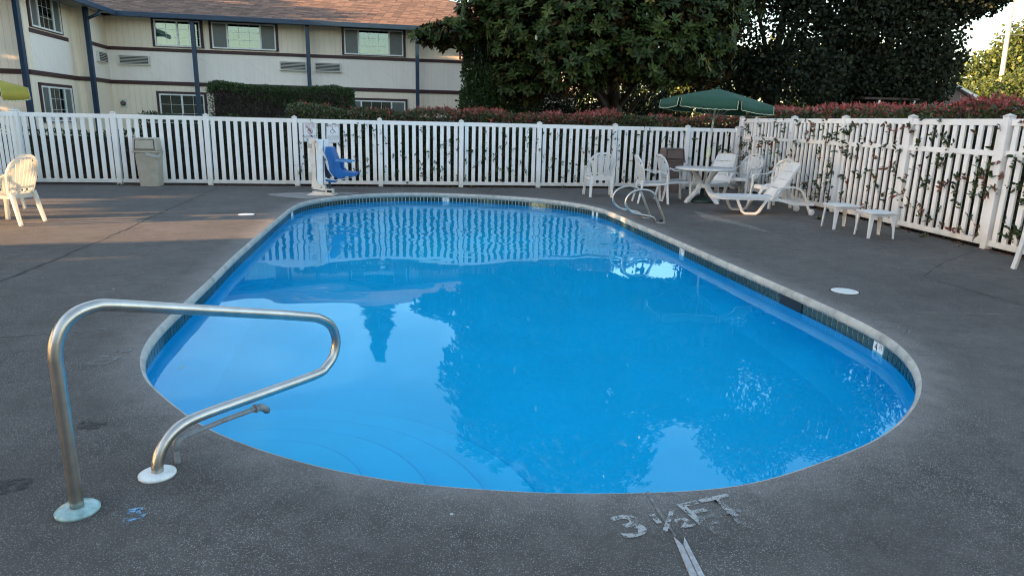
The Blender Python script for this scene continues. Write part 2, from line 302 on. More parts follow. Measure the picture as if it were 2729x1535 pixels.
def water_material():
    m, t, b = newmat("pool_water"); t.nodes.remove(b)
    geo = t.nodes.new("ShaderNodeNewGeometry"); sp = t.nodes.new("ShaderNodeSeparateXYZ"); t.links.new(geo.outputs["Position"], sp.inputs[0])
    mr = t.nodes.new("ShaderNodeMapRange"); mr.interpolation_type = 'SMOOTHSTEP'
    mr.inputs[1].default_value = 8.0; mr.inputs[2].default_value = 10.8; mr.inputs[3].default_value = 0.0; mr.inputs[4].default_value = 1.0
    nn = N(t, "ShaderNodeTexNoise", Scale=0.5, Detail=2.0); t.links.new(geo.outputs["Position"], nn.inputs["Vector"])
    ma = t.nodes.new("ShaderNodeMath"); ma.operation = 'MULTIPLY_ADD'; ma.inputs[1].default_value = 2.0; t.links.new(nn.outputs["Fac"], ma.inputs[0]); t.links.new(sp.outputs[1], ma.inputs[2])
    sb = t.nodes.new("ShaderNodeMath"); sb.operation = 'SUBTRACT'; sb.inputs[1].default_value = 1.0; t.links.new(ma.outputs[0], sb.inputs[0])
    t.links.new(sb.outputs[0], mr.inputs[0])
    mp = N(t, "ShaderNodeMapping"); mp.inputs["Rotation"].default_value = (0, 0, R(12)); mp.inputs["Scale"].default_value = (1.0, 1.25, 1.0); t.links.new(geo.outputs["Position"], mp.inputs[0])
    a = N(t, "ShaderNodeTexNoise", Scale=2.3, Detail=1.6, Roughness=0.4, Distortion=0.5); t.links.new(mp.outputs[0], a.inputs["Vector"])
    c = N(t, "ShaderNodeTexNoise", Scale=0.9, Detail=1.5, Roughness=0.4); t.links.new(geo.outputs["Position"], c.inputs["Vector"])
    am = t.nodes.new("ShaderNodeMath"); am.operation = 'MULTIPLY'; t.links.new(a.outputs["Fac"], am.inputs[0])
    st = t.nodes.new("ShaderNodeMath"); st.operation = 'MULTIPLY_ADD'; st.inputs[1].default_value = 0.0125; st.inputs[2].default_value = 0.0002
    t.links.new(mr.outputs[0], st.inputs[0]); t.links.new(st.outputs[0], am.inputs[1])
    cm_ = t.nodes.new("ShaderNodeMath"); cm_.operation = 'MULTIPLY'; cm_.inputs[1].default_value = 0.0105; t.links.new(c.outputs["Fac"], cm_.inputs[0])
    sm = t.nodes.new("ShaderNodeMath"); sm.operation = 'ADD'; t.links.new(am.outputs[0], sm.inputs[0]); t.links.new(cm_.outputs[0], sm.inputs[1])
    bp = N(t, "ShaderNodeBump", Strength=1.0, Distance=1.0); t.links.new(sm.outputs[0], bp.inputs["Height"])
    gl = N(t, "ShaderNodeBsdfGlossy", Roughness=0.0); rf = N(t, "ShaderNodeBsdfRefraction", Roughness=0.0, IOR=1.33)
    gl.inputs[0].default_value = (0.62, 0.93, 1.0, 1); rf.inputs[0].default_value = (0.60, 0.95, 1.0, 1)
    fr = N(t, "ShaderNodeFresnel", IOR=1.33)
    for n in (gl, rf, fr): t.links.new(bp.outputs[0], n.inputs["Normal"])
    mx = t.nodes.new("ShaderNodeMixShader"); t.links.new(fr.outputs[0], mx.inputs[0]); t.links.new(rf.outputs[0], mx.inputs[1]); t.links.new(gl.outputs[0], mx.inputs[2])
    t.links.new(mx.outputs[0], t.nodes["Material Output"].inputs[0]); return m
M['water'] = water_material()

# ------------------------------------------------------------------ mesh helpers
class MB:
    def __init__(s): s.v = []; s.f = []; s.s = []
    def add(s, vs, fs, smooth=False):
        o = len(s.v); s.v += [tuple(p) for p in vs]; s.f += [tuple(i + o for i in f) for f in fs]; s.s += [smooth] * len(fs); return s
    def box(s, x0, x1, y0, y1, z0, z1, T=None):
        vs = [Vector(p) for p in ((x0, y0, z0), (x1, y0, z0), (x1, y1, z0), (x0, y1, z0), (x0, y0, z1), (x1, y0, z1), (x1, y1, z1), (x0, y1, z1))]
        if T is not None: vs = [T @ p for p in vs]
        return s.add(vs, [(0, 3, 2, 1), (4, 5, 6, 7), (0, 1, 5, 4), (1, 2, 6, 5), (2, 3, 7, 6), (3, 0, 4, 7)])
    def hexa(s, b, t):                                            # frustum: 4 bottom and 4 top points
        return s.add(list(b) + list(t), [(0, 3, 2, 1), (4, 5, 6, 7), (0, 1, 5, 4), (1, 2, 6, 5), (2, 3, 7, 6), (3, 0, 4, 7)])
    def sweep(s, pts, sec, up=(0, 0, 1), smooth=True, closed=False, scales=None, caps=True):
        pts = [Vector(p) for p in pts]; n = len(pts); k = len(sec); vs = []; up = Vector(up); last = None
        for i, p in enumerate(pts):
            a = pts[i - 1] if (i > 0 or closed) else p; b = pts[(i + 1) % n] if (i < n - 1 or closed) else p
            T = (b - a).normalized(); S = T.cross(up)
            if S.length < 1e-4: S = last if last is not None else T.cross(Vector((1, 0, 0)))
            S = S.normalized()
            if last is not None and S.dot(last) < 0: S = -S
            last = S; Nn = S.cross(T); q = 1 if scales is None else scales[i]
            for (x, y) in sec: vs.append(p + S * x * q + Nn * y * q)
        fs = []
        for i in range(n if closed else n - 1):
            j = (i + 1) % n
            for a in range(k):
                b = (a + 1) % k; fs.append((i * k + a, i * k + b, j * k + b, j * k + a))
        s.add(vs, fs, smooth)
        if caps and not closed:
            o = len(s.v) - len(vs)
            s.f += [tuple(o + a for a in range(k))[::-1], tuple(o + (n - 1) * k + a for a in range(k))]; s.s += [False, False]
        return s
    def tube(s, pts, r, n=10, **kw):
        sec = [(r * math.cos(2 * math.pi * i / n), r * math.sin(2 * math.pi * i / n)) for i in range(n)]
        return s.sweep(pts, sec, **kw)
    def lathe(s, prof, n=24, c=(0, 0, 0), T=None, smooth=True):
        vs = []
        for (r, z) in prof:
            for i in range(n):
                a = 2 * math.pi * i / n; p = Vector((c[0] + r * math.cos(a), c[1] + r * math.sin(a), c[2] + z))
                vs.append(T @ p if T is not None else p)
        fs = [(i * n + a, i * n + (a + 1) % n, (i + 1) * n + (a + 1) % n, (i + 1) * n + a) for i in range(len(prof) - 1) for a in range(n)]
        fs += [tuple(range(n))[::-1], tuple((len(prof) - 1) * n + a for a in range(n))]
        s.add(vs, fs, smooth); s.s[-1] = s.s[-2] = False; return s
    def prism(s, poly, y0, y1, T=None):                           # polygon in x,z extruded along y
        k = len(poly); vs = [Vector((x, y0, z)) for x, z in poly] + [Vector((x, y1, z)) for x, z in poly]
        if T is not None: vs = [T @ p for p in vs]
        return s.add(vs, [tuple(range(k)), tuple(range(2 * k - 1, k - 1, -1))] + [(a, a + k, (a + 1) % k + k, (a + 1) % k) for a in range(k)])
    def flat(s, poly, z):
        return s.add([(x, y, z) for x, y in poly], [tuple(range(len(poly)))])
    def mesh(s, name):
        me = bpy.data.meshes.new(name); me.from_pydata(s.v, [], s.f); me.polygons.foreach_set("use_smooth", s.s); me.update(); return me
def link(name, data, parent=None, loc=None, world=False, bevel=0, kind=None):
    o = bpy.data.objects.new(name, data); col.objects.link(o)
    if parent is not None:
        o.parent = parent
        if world:
            p = parent.location + (parent.parent.location if parent.parent is not None else Vector((0, 0, 0)))
            o.location = -p
    if loc is not None: o.location = loc
    if kind: o["kind"] = kind
    if bevel:
        b = o.modifiers.new("bevel", 'BEVEL'); b.width = bevel; b.segments = 2; b.limit_method = 'ANGLE'; b.angle_limit = R(40)
    return o
def build(name, mb, mat, parent=None, **kw):
    me = mb.mesh(name); me.materials.append(M[mat]); return link(name, me, parent, **kw)
def thing(name, label, cat, loc=(0, 0, 0), rz=0, group=None, rot=None):
    o = bpy.data.objects.new(name, None); col.objects.link(o); o.empty_display_size = 0.1
    o.location = loc; o.rotation_euler = rot or (0, 0, rz); o["label"] = label; o["category"] = cat
    if group: o["group"] = group
    return o
def tag(o, label, cat, group=None, kind=None):
    o["label"] = label; o["category"] = cat
    if group: o["group"] = group
    if kind: o["kind"] = kind
    return o
def copy_tree(o, parent=None):
    c = o.copy(); col.objects.link(c); c.parent = parent
    for ch in list(o.children): copy_tree(ch, c)
    return c
def struct(o): o["kind"] = "structure"; return o
def bez(pts, n=6, closed=False):                                  # Catmull-Rom through points
    P = [Vector(p) if len(p) == 3 else Vector((*p, 0)) for p in pts]; o = []; m = len(P)
    for i in range(m if closed else m - 1):
        g = lambda j: P[j % m] if closed else P[min(max(j, 0), m - 1)]
        a, b, c, d = g(i - 1), g(i), g(i + 1), g(i + 2)
        for k in range(n):
            t = k / n
            o.append(0.5 * ((2 * b) + (c - a) * t + (2 * a - 5 * b + 4 * c - d) * t * t + (3 * b - a - 3 * c + d) * t ** 3))
    if not closed: o.append(P[-1])
    return o
def rotz(a): return Matrix.Rotation(a, 4, 'Z')
def TR(x, y, z, a=0): return Matrix.Translation((x, y, z)) @ rotz(a)

def leaf_mesh(name, P, D, U, L, W, v, mat, fold=0.25, six=False, droop=0.0):
    P = np.asarray(P, float); n = len(P)
    D = D / (np.linalg.norm(D, axis=1, keepdims=True) + 1e-9)
    S = np.cross(D, U); S /= (np.linalg.norm(S, axis=1, keepdims=True) + 1e-9); Nn = np.cross(S, D)
    L = np.broadcast_to(L, (n,))[:, None]; W = np.broadcast_to(W, (n,))[:, None]
    if six:
        c = [P, P + D * L * .33 - S * W * .48 + Nn * W * fold, P + D * L * .72 - S * W * .42 + Nn * (W * fold * .7 - L * droop * .4), P + D * L - Nn * L * droop,
             P + D * L * .72 + S * W * .42 + Nn * (W * fold * .7 - L * droop * .4), P + D * L * .33 + S * W * .48 + Nn * W * fold]
        k = 6; F = np.array([[0, 3, 2, 1], [0, 5, 4, 3]])
    else:
        c = [P, P + D * L * .45 - S * W * .5 + Nn * W * fold, P + D * L, P + D * L * .45 + S * W * .5 + Nn * W * fold]
        k = 4; F = np.array([[0, 2, 1], [0, 3, 2]])
    V = np.stack(c, 1).reshape(-1, 3)
    base = (np.arange(n) * k)[:, None, None]; FF = (F[None] + base).reshape(-1, F.shape[1]); nf = len(FF); fs = F.shape[1]
    me = bpy.data.meshes.new(name); me.vertices.add(len(V)); me.vertices.foreach_set("co", V.ravel())
    me.loops.add(nf * fs); me.loops.foreach_set("vertex_index", FF.ravel().astype(np.int32))
    me.polygons.add(nf); me.polygons.foreach_set("loop_start", (np.arange(nf) * fs).astype(np.int32)); me.polygons.foreach_set("loop_total", np.full(nf, fs, np.int32))
    a = me.attributes.new("v", 'FLOAT', 'FACE'); a.data.foreach_set("value", np.repeat(np.asarray(v, float), len(F)))
    me.update(); me.validate(); me.materials.append(M[mat]); return me
def unit(n):
    d = rng.normal(size=(n, 3)); return d / np.linalg.norm(d, axis=1, keepdims=True)

# ------------------------------------------------------------------ pool and deck
OUT = [(0.42, 2.68), (1.03, 2.77), (1.57, 3.04), (2.04, 3.37), (2.44, 3.80), (2.73, 4.27), (2.90, 4.75), (2.955, 5.2), (2.91, 5.8), (2.80, 6.5), (2.66, 7.3),
       (2.50, 8.2), (2.33, 9.2), (2.15, 10.2), (1.98, 11.1), (1.83, 12.0), (1.66, 12.75), (1.36, 13.4), (0.90, 13.92), (0.30, 14.36), (-0.5, 14.66), (-1.3, 14.81),
       (-2.1, 14.79), (-2.8, 14.55), (-3.36, 14.12), (-3.77, 13.45), (-3.95, 12.7), (-3.92, 11.9), (-3.80, 11.13), (-3.49, 9.3), (-3.19, 7.6), (-2.97, 6.5),
       (-2.80, 5.6), (-2.65, 4.85), (-2.48, 4.32), (-2.24, 3.90), (-1.92, 3.55), (-1.51, 3.19), (-1.04, 2.925), (-0.57, 2.76), (-0.1, 2.69)]
dense = bez(OUT, 24, True)
# resample to even arc length
def resample(P, step):
    P = [p.copy() for p in P] + [P[0].copy()]; d = [0]
    for i in range(1, len(P)): d.append(d[-1] + (P[i] - P[i - 1]).length)
    n = int(round(d[-1] / step)); o = []; j = 0
    for k in range(n):
        s = d[-1] * k / n
        while d[j + 1] < s: j += 1
        o.append(P[j].lerp(P[j + 1], (s - d[j]) / (d[j + 1] - d[j] + 1e-9)))
    return o, d[-1]
RING, PERIM = resample(dense, 0.0785)
NR = len(RING)
def inward(i):
    t = (RING[(i + 1) % NR] - RING[i - 1]).normalized(); return Vector((-t.y, t.x, 0))   # ring runs counter-clockwise
INW = [inward(i) for i in range(NR)]
def ring(off, z): return [RING[i] - INW[i] * off + Vector((0, 0, z)) for i in range(NR)]
def skin(rings, closed=True):
    mb = MB(); vs = [p for r_ in rings for p in r_]; n = len(rings[0]); fs = []
    for a in range(len(rings) - 1):
        for i in range(n):
            j = (i + 1) % n; fs.append((a * n + i, a * n + j, (a + 1) * n + j, (a + 1) * n + i))
    mb.add(vs, fs, True); return mb
# deck sheet: from the worn edge ring out to the fence lines
DECKPOLY = [(-11.6, 14.42), (5.62, 17.5), (7.6, 0.2), (8.6, -8), (-9.5, -8), (-13.0, -2.0)]
def hit(c, d, poly):
    best = None
    for i in range(len(poly)):
        a = Vector((*poly[i], 0)); b = Vector((*poly[(i + 1) % len(poly)], 0)); e = b - a
        den = d.x * e.y - d.y * e.x
        if abs(den) < 1e-9: continue
        q = a - c; t = (q.x * e.y - q.y * e.x) / den; u = (q.x * d.y - q.y * d.x) / den
        if t > 0 and -1e-6 <= u <= 1 + 1e-6 and (best is None or t < best): best = t
    return c + d * best
cen = Vector((-0.5, 8.5, 0)); EDGE = 0.32
r_in = ring(EDGE, 0)
outer = [hit(cen, (p - cen).normalized(), DECKPOLY) for p in r_in]
mids = [[a.lerp(b, k) for a, b in zip(r_in, outer)] for k in (0, .15, .4, .7, 1)]
deck = build("pool_deck", skin(mids), 'deck'); struct(deck)
# thin skirt so the slab has an edge
sk = build("deck_slab_edge", skin([outer, [p + Vector((0, 0, -0.12)) for p in outer]]), 'concrete', deck)
prof = [(EDGE, 0.0), (0.16, 0.0), (0.07, 0.0), (0.012, -0.001)]
mb = skin([ring(a, z) for a, z in prof]); me = mb.mesh("coping_surface"); me.materials.append(M['coping_top'])
wa = me.attributes.new("wear", 'FLOAT', 'POINT'); wa.data.foreach_set("value", [x for (a, z) in prof for x in [max(0, 1 - a / EDGE) ** 1.3] * NR])
pool = thing("swimming_pool", "large oval swimming pool with dark green tile band and bright blue water", "pool", (0, 0, 0))
link("coping_surface", me, pool)
lip = [(0.012, -0.001), (0.0, -0.006), (-0.012, -0.022), (-0.016, -0.045), (-0.010, -0.070), (0.004, -0.086), (0.028, -0.092)]
build("coping", skin([ring(a, z) for a, z in lip]), 'coping', pool)
build("pool_wall", skin([ring(0.028, -0.092), ring(0.030, -0.25)]), 'grout', pool)
build("pool_shell", skin([ring(0.024, -0.25), ring(0.024, -0.9), ring(-0.05, -1.2), ring(-0.3, -1.36)]), 'basin', pool)
mbf = MB(); fl = ring(-0.3, -1.36); mbf.add([Vector((-.5, 8.5, -1.40))] + fl, [(0, i + 1, (i + 1) % NR + 1) for i in range(NR)], True); build("pool_floor", mbf, 'basin', pool)
wr = ring(0.026, -0.172); mbw = MB()
mbw.add([Vector((-.5, 8.5, -0.172))] + wr, [(0, i + 1, (i + 1) % NR + 1) for i in range(NR)], True)
water = build("pool_water", mbw, 'water'); struct(water)
# tiles one by one
def near_ring(x, y): return min(range(NR), key=lambda i: (RING[i] - Vector((x, y, 0))).length)
marks = {near_ring(-1.43, 14.72): "3½", near_ring(2.36, 9.13): "5", near_ring(3.01, 5.15): "4"}
skip = {}
for i, tx in marks.items(): skip[i] = 'm'; skip[(i + 1) % NR] = 'm2'
i_w = near_ring(1.62, 12.95); i_w2 = near_ring(-3.9, 12.1)
ski = [near_ring(2.86, 6.55) + k for k in (-2, -1, 0, 1, 2)]
hidden = lambda p: (p.y < 4.0) or (p.y < 4.6 and p.x > 0 and p.y < 4.3)
tm = MB().box(-0.0335, 0.0335, -0.003, 0.0, -0.150, 0.0).mesh("tile"); tm.materials.append(M['tile'])
tmw = MB().box(-0.0352, 0.0352, -0.006, 0.0, -0.150, 0.0).mesh("white_tile"); tmw.materials.append(M['tile_white'])
rest = MB(); cnt = 0
for i in range(NR):
    if i in ski or skip.get(i): continue
    a, b = RING[i], RING[(i + 1) % NR]; t = (b - a).normalized(); n_ = Vector((-t.y, t.x, 0))
    p = (a + b) / 2 - n_ * 0.024 + Vector((0, 0, -0.096)); ang = math.atan2(t.y, t.x)
    if hidden(p) or cnt >= 296:
        rest.box(-0.0352, 0.0352, -0.006, 0.0, -0.150, 0.0, Matrix.Translation(p) @ rotz(ang + math.pi)); continue
    white = i in (i_w, (i_w + 2) % NR, i_w2, (i_w2 + 1) % NR)
    o = link("tile", tmw if white else tm, pool, loc=p + Vector((0, 0, rnd.uniform(-.001, .001)))); o.rotation_euler = (0, 0, ang + math.pi + rnd.uniform(-.02, .02)); cnt += 1
build("near_wall_tiles", rest, 'tile', pool, kind="stuff")
def text(name, s, size, mat, parent, T, shear=0.0, ext=0.0, align='CENTER', spacing=1.0, sx=1.0, bold=0.0):
    cu = bpy.data.curves.new(name, 'FONT'); cu.body = s; cu.size = size; cu.align_x = align; cu.align_y = 'CENTER'; cu.extrude = ext
    cu.space_character = spacing; cu.materials.append(M[mat]); cu.shear = shear; cu.offset = bold
    tmp = bpy.data.objects.new("tmp", cu); me = bpy.data.meshes.new_from_object(tmp); me.name = name
    bpy.data.objects.remove(tmp); bpy.data.curves.remove(cu)
    if not me.materials: me.materials.append(M[mat])
    o = bpy.data.objects.new(name, me); col.objects.link(o); o.parent = parent
    o.matrix_local = T @ Matrix.Diagonal((sx, 1, 1, 1)); return o
for i, s in marks.items():
    a, b = RING[i], RING[(i + 2) % NR]; t = (b - a).normalized(); n_ = Vector((-t.y, t.x, 0)); p = (a + b) / 2 - n_ * 0.024 + Vector((0, 0, -0.096)); ang = math.atan2(t.y, t.x) + math.pi
    mk = build("depth_marker", MB().box(-0.074, 0.074, -0.007, 0, -0.15, 0), 'tile_white', pool, loc=p); mk.rotation_euler = (0, 0, ang)
    mk["label"] = "white depth marker tile reading %s FT" % s
    Tt = Matrix.Translation((-0.028, -0.0085, -0.045)) @ Matrix.Rotation(R(90), 4, 'X')
    text("depth_number", s, 0.095, 'black', mk, Tt)
    text("unit_lettering", "FT", 0.045, 'black', mk, Matrix.Translation((0.045, -0.0085, -0.03)) @ Matrix.Rotation(R(90), 4, 'X'))
i0 = ski[0]; i1 = ski[-1] + 1; a, b = RING[i0], RING[i1]; t = (b - a).normalized(); n_ = Vector((-t.y, t.x, 0)); p = (a + b) / 2 - n_ * 0.024; ang = math.atan2(t.y, t.x) + math.pi
hl = (b - a).length / 2
sm_ = MB(); sm_.box(-hl, hl, -0.010, 0.16, -0.250, -0.245); sm_.box(-hl, hl, -0.009, -0.003, -0.098, -0.093)
so_ = build("skimmer_mouth", MB().box(-hl, hl, -0.012, -0.001, -0.24, -0.095), 'black', pool, loc=(p.x, p.y, 0)); so_.rotation_euler = (0, 0, ang)  # black block stands in for the shade inside the skimmer opening
# steps under water, curved, near the handrail
stc = (-1.35, 3.05)
for k, (rr, zt) in enumerate(((0.62, -0.42), (0.98, -0.66), (1.34, -0.90), (1.70, -1.12))):
    o = build("step", MB().lathe([(rr, -1.45 - zt), (rr, -0.02), (rr - 0.02, 0)], 64, (stc[0], stc[1], zt)), 'step', pool)
jt = build("return_jet", MB().lathe([(0.03, 0), (0.034, 0.006), (0.02, 0.012), (0.012, 0.004)], 16), 'grout', pool, loc=(-2.47, 4.78, -0.48)); jt.rotation_euler = (R(90), 0, R(75))
# joints and cracks in the deck
def ribbon(pts, w0, z, jit=0.0, seg=0.12):
    P = [Vector((*p, 0)) for p in pts]; o = []
    for a, b in zip(P[:-1], P[1:]):
        n = max(1, int((b - a).length / seg))
        for k in range(n): o.append(a.lerp(b, k / n))
    o.append(P[-1]); L_ = []; R_ = []
    for i, p in enumerate(o):
        t = (o[min(i + 1, len(o) - 1)] - o[max(i - 1, 0)]).normalized(); n_ = Vector((-t.y, t.x, 0)); j = rnd.uniform(-jit, jit); ww = w0 * rnd.uniform(.5, 1.4) / 2
        L_.append(p + n_ * (ww + j) + Vector((0, 0, z))); R_.append(p - n_ * (ww - j) + Vector((0, 0, z)))
    mb = MB(); n = len(o); mb.add(L_ + R_, [(i, i + n, i + n + 1, i + 1) for i in range(n - 1)]); return mb
for nm, pts, w_, j, mt in [("expansion_joint", [(-3.0, 4.80), (-3.63, 4.57), (-7.5, 3.4)], .014, .003, 'crackpale'),
                           ("deck_crack", [(-4.4, 3.8), (-4.79, 6.13), (-5.08, 7.9), (-5.34, 9.25), (-5.62, 10.5), (-6.1, 13.0), (-6.5, 14.9)], .022, .015, 'crack'),
                           ("expansion_joint", [(-9.3, 9.9), (-7.21, 10.43), (-5.63, 10.80)], .016, .004, 'crack'), ("expansion_joint", [(-5.6, 10.80), (-4.1, 11.2)], .012, .004, 'crack'),
                           ("expansion_joint", [(3.18, 5.85), (4.6, 5.83), (8.5, 5.75)], .010, .002, 'crackpale'),
                           ("deck_crack", [(6.5, 9.3), (5.3, 8.2), (4.56, 7.35), (4.72, 6.6), (4.9, 5.85), (5.6, 3.6)], .012, .008, 'crack'),
                           ("expansion_joint", [(0.62, 2.69), (0.64, 2.52), (0.668, 2.36)], .012, .002, 'crackpale'),
                           ("expansion_joint", [(3.3, 11.9), (4.3, 12.1), (6.2, 12.4)], .02, .003, 'crackpale'), ("deck_crack", [(3.9, 10.4), (4.9, 9.7), (6.6, 8.9)], .012, .006, 'crack'),
                           ("expansion_joint", [(-0.6, 14.95), (-0.5, 16.4)], .02, .004, 'crack')]:
    build(nm, ribbon(pts, w_, 0.003, j), mt, deck)
def blob(pts, z): return MB().flat([(p.x, p.y) for p in bez(pts, 5, True)], z)
build("concrete_patch", blob([(3.40, 12.75), (3.56, 12.1), (3.76, 11.5), (3.88, 10.95), (3.95, 10.35), (3.84, 10.4), (3.68, 10.95), (3.50, 11.4), (3.30, 11.75), (3.34, 12.2)], 0.004), 'pooldust', deck)
build("concrete_pad", blob([(-5.0, 13.75), (-4.6, 14.25), (-3.5, 14.55), (-3.30, 14.35), (-3.6, 13.95), (-3.80, 13.6), (-4.15, 13.25)], 0.004), 'concrete', deck)
build("stain", blob([(-2.24, 2.63), (-2.10, 2.68), (-2.06, 2.60), (-2.13, 2.54), (-2.22, 2.55)], 0.004), 'stain', deck)
build("stain", blob([(-2.22, 3.27), (-2.10, 3.25), (-2.09, 3.18), (-2.2, 3.17)], 0.004), 'stain', deck)
build("paint_splash", blob([(-1.545, 2.445), (-1.50, 2.47), (-1.46, 2.44), (-1.455, 2.40), (-1.475, 2.385), (-1.47, 2.35), (-1.51, 2.36), (-1.53, 2.40)], 0.004), 'bluepaint', deck)
dz_ = [0.0050]
def decktext(s, x, y, size, rz, mat, sx=1.0):
    dz_[0] += 0.0007; text("painted_depth_mark", s, size, mat, deck, TR(x, y, dz_[0], rz), sx=sx, spacing=1.05, bold=.003)
decktext("3", 0.50, 2.415, 0.21, R(18), 'worn', 1.4); decktext("½", 0.68, 2.46, 0.17, R(18), 'worn', 1.35); decktext("FT", 0.87, 2.55, 0.22, R(22), 'worn', 1.15)
decktext("4 FT", -2.64, 4.20, 0.20, R(-100), 'faint'); decktext("4 FT", 3.13, 5.33, 0.20, R(105), 'faint'); decktext("FT", 0.90, 2.46, 0.17, R(20), 'faint', 1.2)
decktext("5 FT", -3.43, 8.15, 0.2, R(-100), 'faint'); decktext("5 FT", 2.65, 9.3, 0.2, R(100), 'faint'); decktext("3½ FT", -3.85, 13.0, 0.2, R(-60), 'faint')
# wooden joint strip
strip = thing("wooden_joint_strip", "weathered grey wood strip set in the deck joint at the bottom edge", "wood strip", (0.68, 2.2, 0))
mbs = MB().hexa([(-0.020, 0.155, -.01), (0.003, 0.10, -.01), (0.03, -0.45, -.01), (-0.006, -0.45, -.01)], [(-0.020, 0.155, .006), (0.003, 0.10, .006), (0.031, -0.45, .006), (-0.006, -0.45, .006)])
build("wood_piece", mbs, 'wood', strip)
build("wood_piece", MB().hexa([(0.006, 0.105, -.01), (0.020, 0.150, -.01), (0.062, -0.45, -.01), (0.033, -0.45, -.01)], [(0.006, 0.105, .009), (0.020, 0.150, .009), (0.062, -0.45, .009), (0.033, -0.45, .009)]), 'wood', strip)
# skimmer lids
for (x, y, lb) in ((-4.32, 10.88, "round white skimmer lid set in the deck left of the pool"), (3.32, 6.57, "round white skimmer lid set in the deck right of the pool")):
    o = thing("skimmer_lid", lb, "lid", (x, y, 0), group="skimmer lids in the pool deck")
    build("lid", MB().lathe([(0.128, 0), (0.128, 0.005), (0.122, 0.007)], 40), 'flange_white', o); build("rim", MB().lathe([(0.140, 0), (0.140, 0.003)], 40), 'crack', o)

# ground beyond the deck
build_g = MB().flat([(-60, -40), (60, -40), (70, 120), (-60, 120)], -0.14)
# leave the pool hole out of the soil sheet: ring round it
gr = [Vector((cen.x + 400 * math.cos(2 * math.pi * k / NR), cen.y + 400 * math.sin(2 * math.pi * k / NR), 0)) for k in range(NR)]
gout = [cen + (p - cen).normalized() * 600 for p in r_in]
ground = build("ground", skin([[p + Vector((0, 0, -0.07)) for p in ring(0.5, 0)], [p + Vector((0, 0, -0.07)) for p in gout]]), 'soil'); struct(ground)
lawn = build("lawn", MB().flat([(-14.2, 17.3), (-5.2, 18.4), (-3.5, 30), (-14.2, 26)], -0.05), 'grass'); struct(lawn)

# ------------------------------------------------------------------ fences
FD = Vector((math.cos(.176), math.sin(.176), 0)); FA = math.atan2(FD.y, FD.x)
pk_cache = {}
def shared_box(key, dims, mat):
    if key not in pk_cache:
        me = MB().box(*dims).mesh(key[0]); me.materials.append(M[mat]); pk_cache[key] = me
    return pk_cache[key]
def fence(t, posts, H, midrail=None, npk=11, gap_end=False):
    base = t.location
    pm = shared_box(("post", H), (-.051, .051, -.051, .051, 0, H - 0.035), 'vinyl')
    capmb = MB().lathe([(0.078, 0), (0.078, 0.018), (0.0, 0.048)], 4, T=rotz(R(45)), smooth=False)
    if "cap" not in pk_cache:
        me = capmb.mesh("cap"); me.materials.append(M['vinyl']); pk_cache["cap"] = me
    kp = shared_box(("picket", H), (-.0415, .0415, -.014, .014, 0.115, H - 0.135), 'vinyl')
    for i, p in enumerate(posts):
        a = posts[min(i + 1, len(posts) - 1)] - posts[max(i - 1, 0)]; an = math.atan2(a.y, a.x)
        o = link("post", pm, t, loc=p - base); o.rotation_euler = (rnd.uniform(-.006, .006), rnd.uniform(-.006, .006), an)
        c = link("cap", pk_cache["cap"], o, loc=(0, 0, H - 0.035))
    for a, b in zip(posts[:-1], posts[1:]):
        d = b - a; L_ = d.length; an = math.atan2(d.y, d.x); T = Matrix.Translation(a - base) @ rotz(an)
        rails = [(H - 0.145, H - 0.055), (0.045, 0.125)]
        for z0, z1 in rails + ([midrail] if midrail else []):
            rj = rnd.uniform(-.004, .004)
            build("rail", MB().box(0.049, L_ - 0.049, -0.019 if (z0, z1) != midrail else -.022, 0.019, z0 + rj, z1 + rj, T), 'vinyl', t, bevel=0.004)
        n = max(2, int(round(npk * L_ / 1.88)))
        for k in range(n):
            x = 0.049 + (L_ - 0.098) * (k + 0.5) / n
            o = link("picket", kp, t, loc=(T @ Vector((x, 0, 0)))); o.rotation_euler = (rnd.uniform(-.003, .003), rnd.uniform(-.006, .006), an)
B0 = Vector((-10.55, 14.69, 0))
bp_ = [B0 + FD * 1.882 * i for i in range(9)] + [Vector((5.60, 17.56, 0))]
back = thing("picket_fence", "long low white vinyl picket fence across the back of the pool", "fence", bp_[0]); fence(back, bp_, 1.56)
# right fence with mid rail
def rx(y): return 5.65 + .106 * (18.07 - y)
ry = [17.78, 16.75, 15.0, 13.12, 11.24, 9.32, 7.42, 5.50]
rp = [Vector((rx(y), y, 0)) for y in ry]
rp[0] = Vector((5.74, 17.72, 0))
right = thing("picket_fence", "taller white vinyl fence with a mid rail running down the right side", "fence", rp[0]); fence(right, rp, 1.81, (1.26, 1.335))
lp = [B0.copy(), B0 + Vector((.174, -.985, 0)) * 1.9]
lp[0] = B0 + Vector((.174, -.985, 0)) * 0.11
left = thing("picket_fence", "short return of white picket fence at the far left corner", "fence", lp[0]); fence(left, lp, 1.56)

